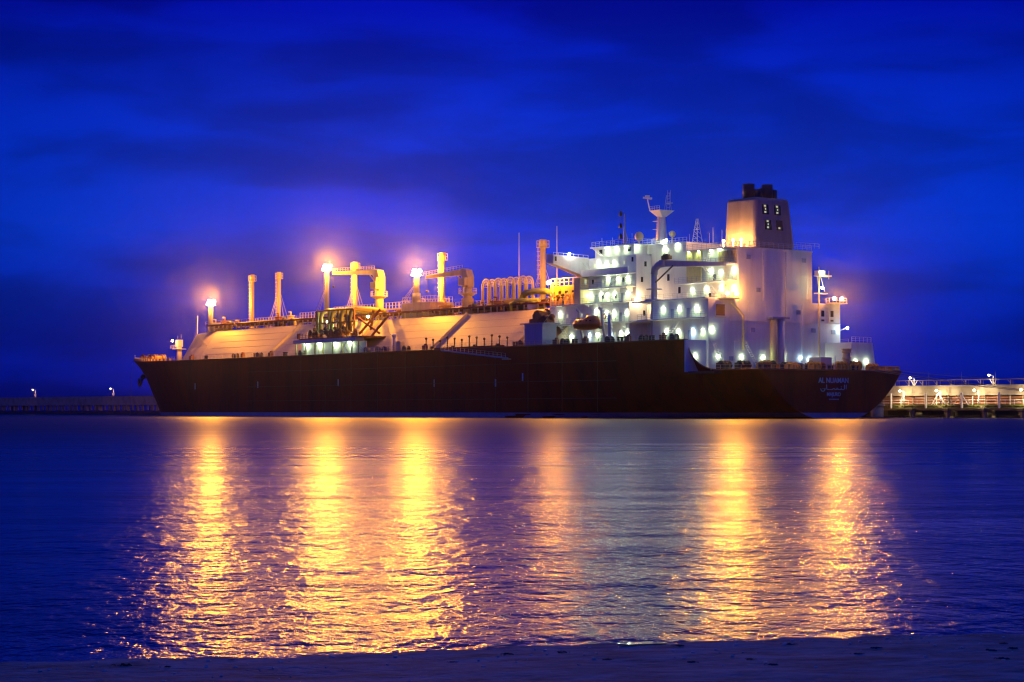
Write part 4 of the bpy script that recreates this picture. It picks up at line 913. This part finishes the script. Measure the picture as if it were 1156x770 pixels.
for s, t, lab in ((42.5, -50, 'round concrete mooring dolphin closest under the ship stern'), (36.5, -51, 'round concrete mooring dolphin with a dark bollard beside the lower walkway')):
    o = empty('mooring_dolphin', W(s, t, 0), ROT, label=lab, cat='dolphin')
    MB().cyl((0, 0, -1.5), (0, 0, 2.6), 1.5, n=18).build('pile', CONC, o); MB().cyl((0, 0, 2.6), (0, 0, 3.0), 1.8, n=18).build('cap', CONC, o)
    MB().cyl((0, 0, 3.0), (0, 0, 3.9), .35, .5).cyl((-.8, 0, 3.0), (-.8, 0, 3.7), .3, .45).build('bollard', DARK, o)
    MB().rail([(-1.6, .8, 3), (1.6, .8, 3)], 1.0, 1.0, .07, 2).build('railing', WHITE, o)

# ------------------------------------------------------------------ things on the beach
b = MB(); cx, cy_, cz = .83, 12.72, 0.0
K = 40; rim = []
for i in range(K):
    a = 2 * math.pi * i / K; x = .155 * math.cos(a) * (1 + .1 * math.sin(3 * a)); y = .075 * math.sin(a) * (1 + .25 * math.sin(2 * a + 1) + .12 * math.sin(5 * a))+ .18 * x
    rim.append((x, y))
zc = max(sand_z(cx, cy_), 0) + .008
ctr = b.b.verts.new((0, 0, 0)); rv = [b.b.verts.new((x, y, -.021 * y)) for x, y in rim]; rl = [b.b.verts.new((x * 1.04, y * 1.04, -.021 * y - .006)) for x, y in rim]
for i in range(K): b.b.faces.new((ctr, rv[i], rv[(i + 1) % K])); b.b.faces.new((rv[i], rl[i], rl[(i + 1) % K], rv[(i + 1) % K]))
m = mat('shallow_water_film', (0.02, 0.02, 0.02), .05, dirt=0); m.node_tree.nodes['Principled BSDF'].inputs['IOR'].default_value = 1.6
pd = b.build('puddle', m); pd.location = (cx, cy_, zc); tag(pd, 'small bright wet film at the waterline mirroring the white superstructure lights', 'puddle', kind='structure')
WEED = mat('dark_seaweed', (.02, .022, .015), .7, dirt=.4, scale=20)
random.seed(11)
def weed_mesh():
    b = MB()
    for _ in range(22):
        a = random.uniform(0, 6.28); r = abs(random.gauss(0, .028)); x, y = r * math.cos(a) * 1.6, r * math.sin(a); L = random.uniform(.03, .07); a2 = random.uniform(0, 6.28)
        b.tube([(x, y, .004), (x + L * .5 * math.cos(a2), y + L * .5 * math.sin(a2), random.uniform(.008, .022)), (x + L * math.cos(a2), y + L * math.sin(a2), .004)], .004, 5)
    return b
spots = [(random.uniform(-2.8, 3.3), random.uniform(10.9, 12.9)) for _ in range(8)]
for x, y in [p for p in spots if p[1] < shore_y(p[0]) - .25] + [(-1.95, 11.35), (1.35, 11.35), (2.0, 11.6), (2.2, 12.1), (3.05, 12.4), (3.0, 12.0), (1.0, 11.2), (.55, 11.45), (2.75, 11.2), (-.35, 11.6), (1.75, 12.55), (-2.9, 11.1)]:
    o = weed_mesh().build('seaweed_clump', WEED); o.location = (x, y, sand_z(x, y) + .002); s_ = random.uniform(.25, .6); o.scale = (s_, s_, s_)
    tag(o, 'small dark clump of seaweed lying on the blue lit sand', 'seaweed', 'seaweed clumps scattered over the beach')
b = MB()
for _ in range(260):
    x = random.uniform(-5, 6); y = shore_y(x) - abs(random.gauss(0, .9)) - .05; z = sand_z(x, y); r = random.uniform(.004, .011)
    b.ball((x, y, z + r * .3), r, 1.4, 1, .6, 6)
o = b.build('shell_grit', mat('pale_shell', (.6, .57, .5), .4, dirt=.3, scale=30)); tag(o, 'fine pale shell fragments strewn near the waterline', 'shells', kind='stuff')

# ------------------------------------------------------------------ damp sea air, shaped to stand in for lens bloom too
if HAZE:
    b = MB(); b.box(-760, 760, -22, 1480, -1.4, 62)
    hm = bpy.data.materials.new('damp_air'); hm.use_nodes = True; n, l = hm.node_tree.nodes, hm.node_tree.links; n.clear()
    pv = N(n, 'ShaderNodeVolumePrincipled'); pv.inputs['Color'].default_value = (.97, .93, .9, 1); pv.inputs['Density'].default_value = HAZE; pv.inputs['Anisotropy'].default_value = .975
    mo = N(n, 'ShaderNodeOutputMaterial'); l.new(pv.outputs[0], mo.inputs['Volume'])
    o = b.build('haze', hm); tag(o, 'thin damp sea air added for the halos around the lamps', 'haze', kind='stuff')
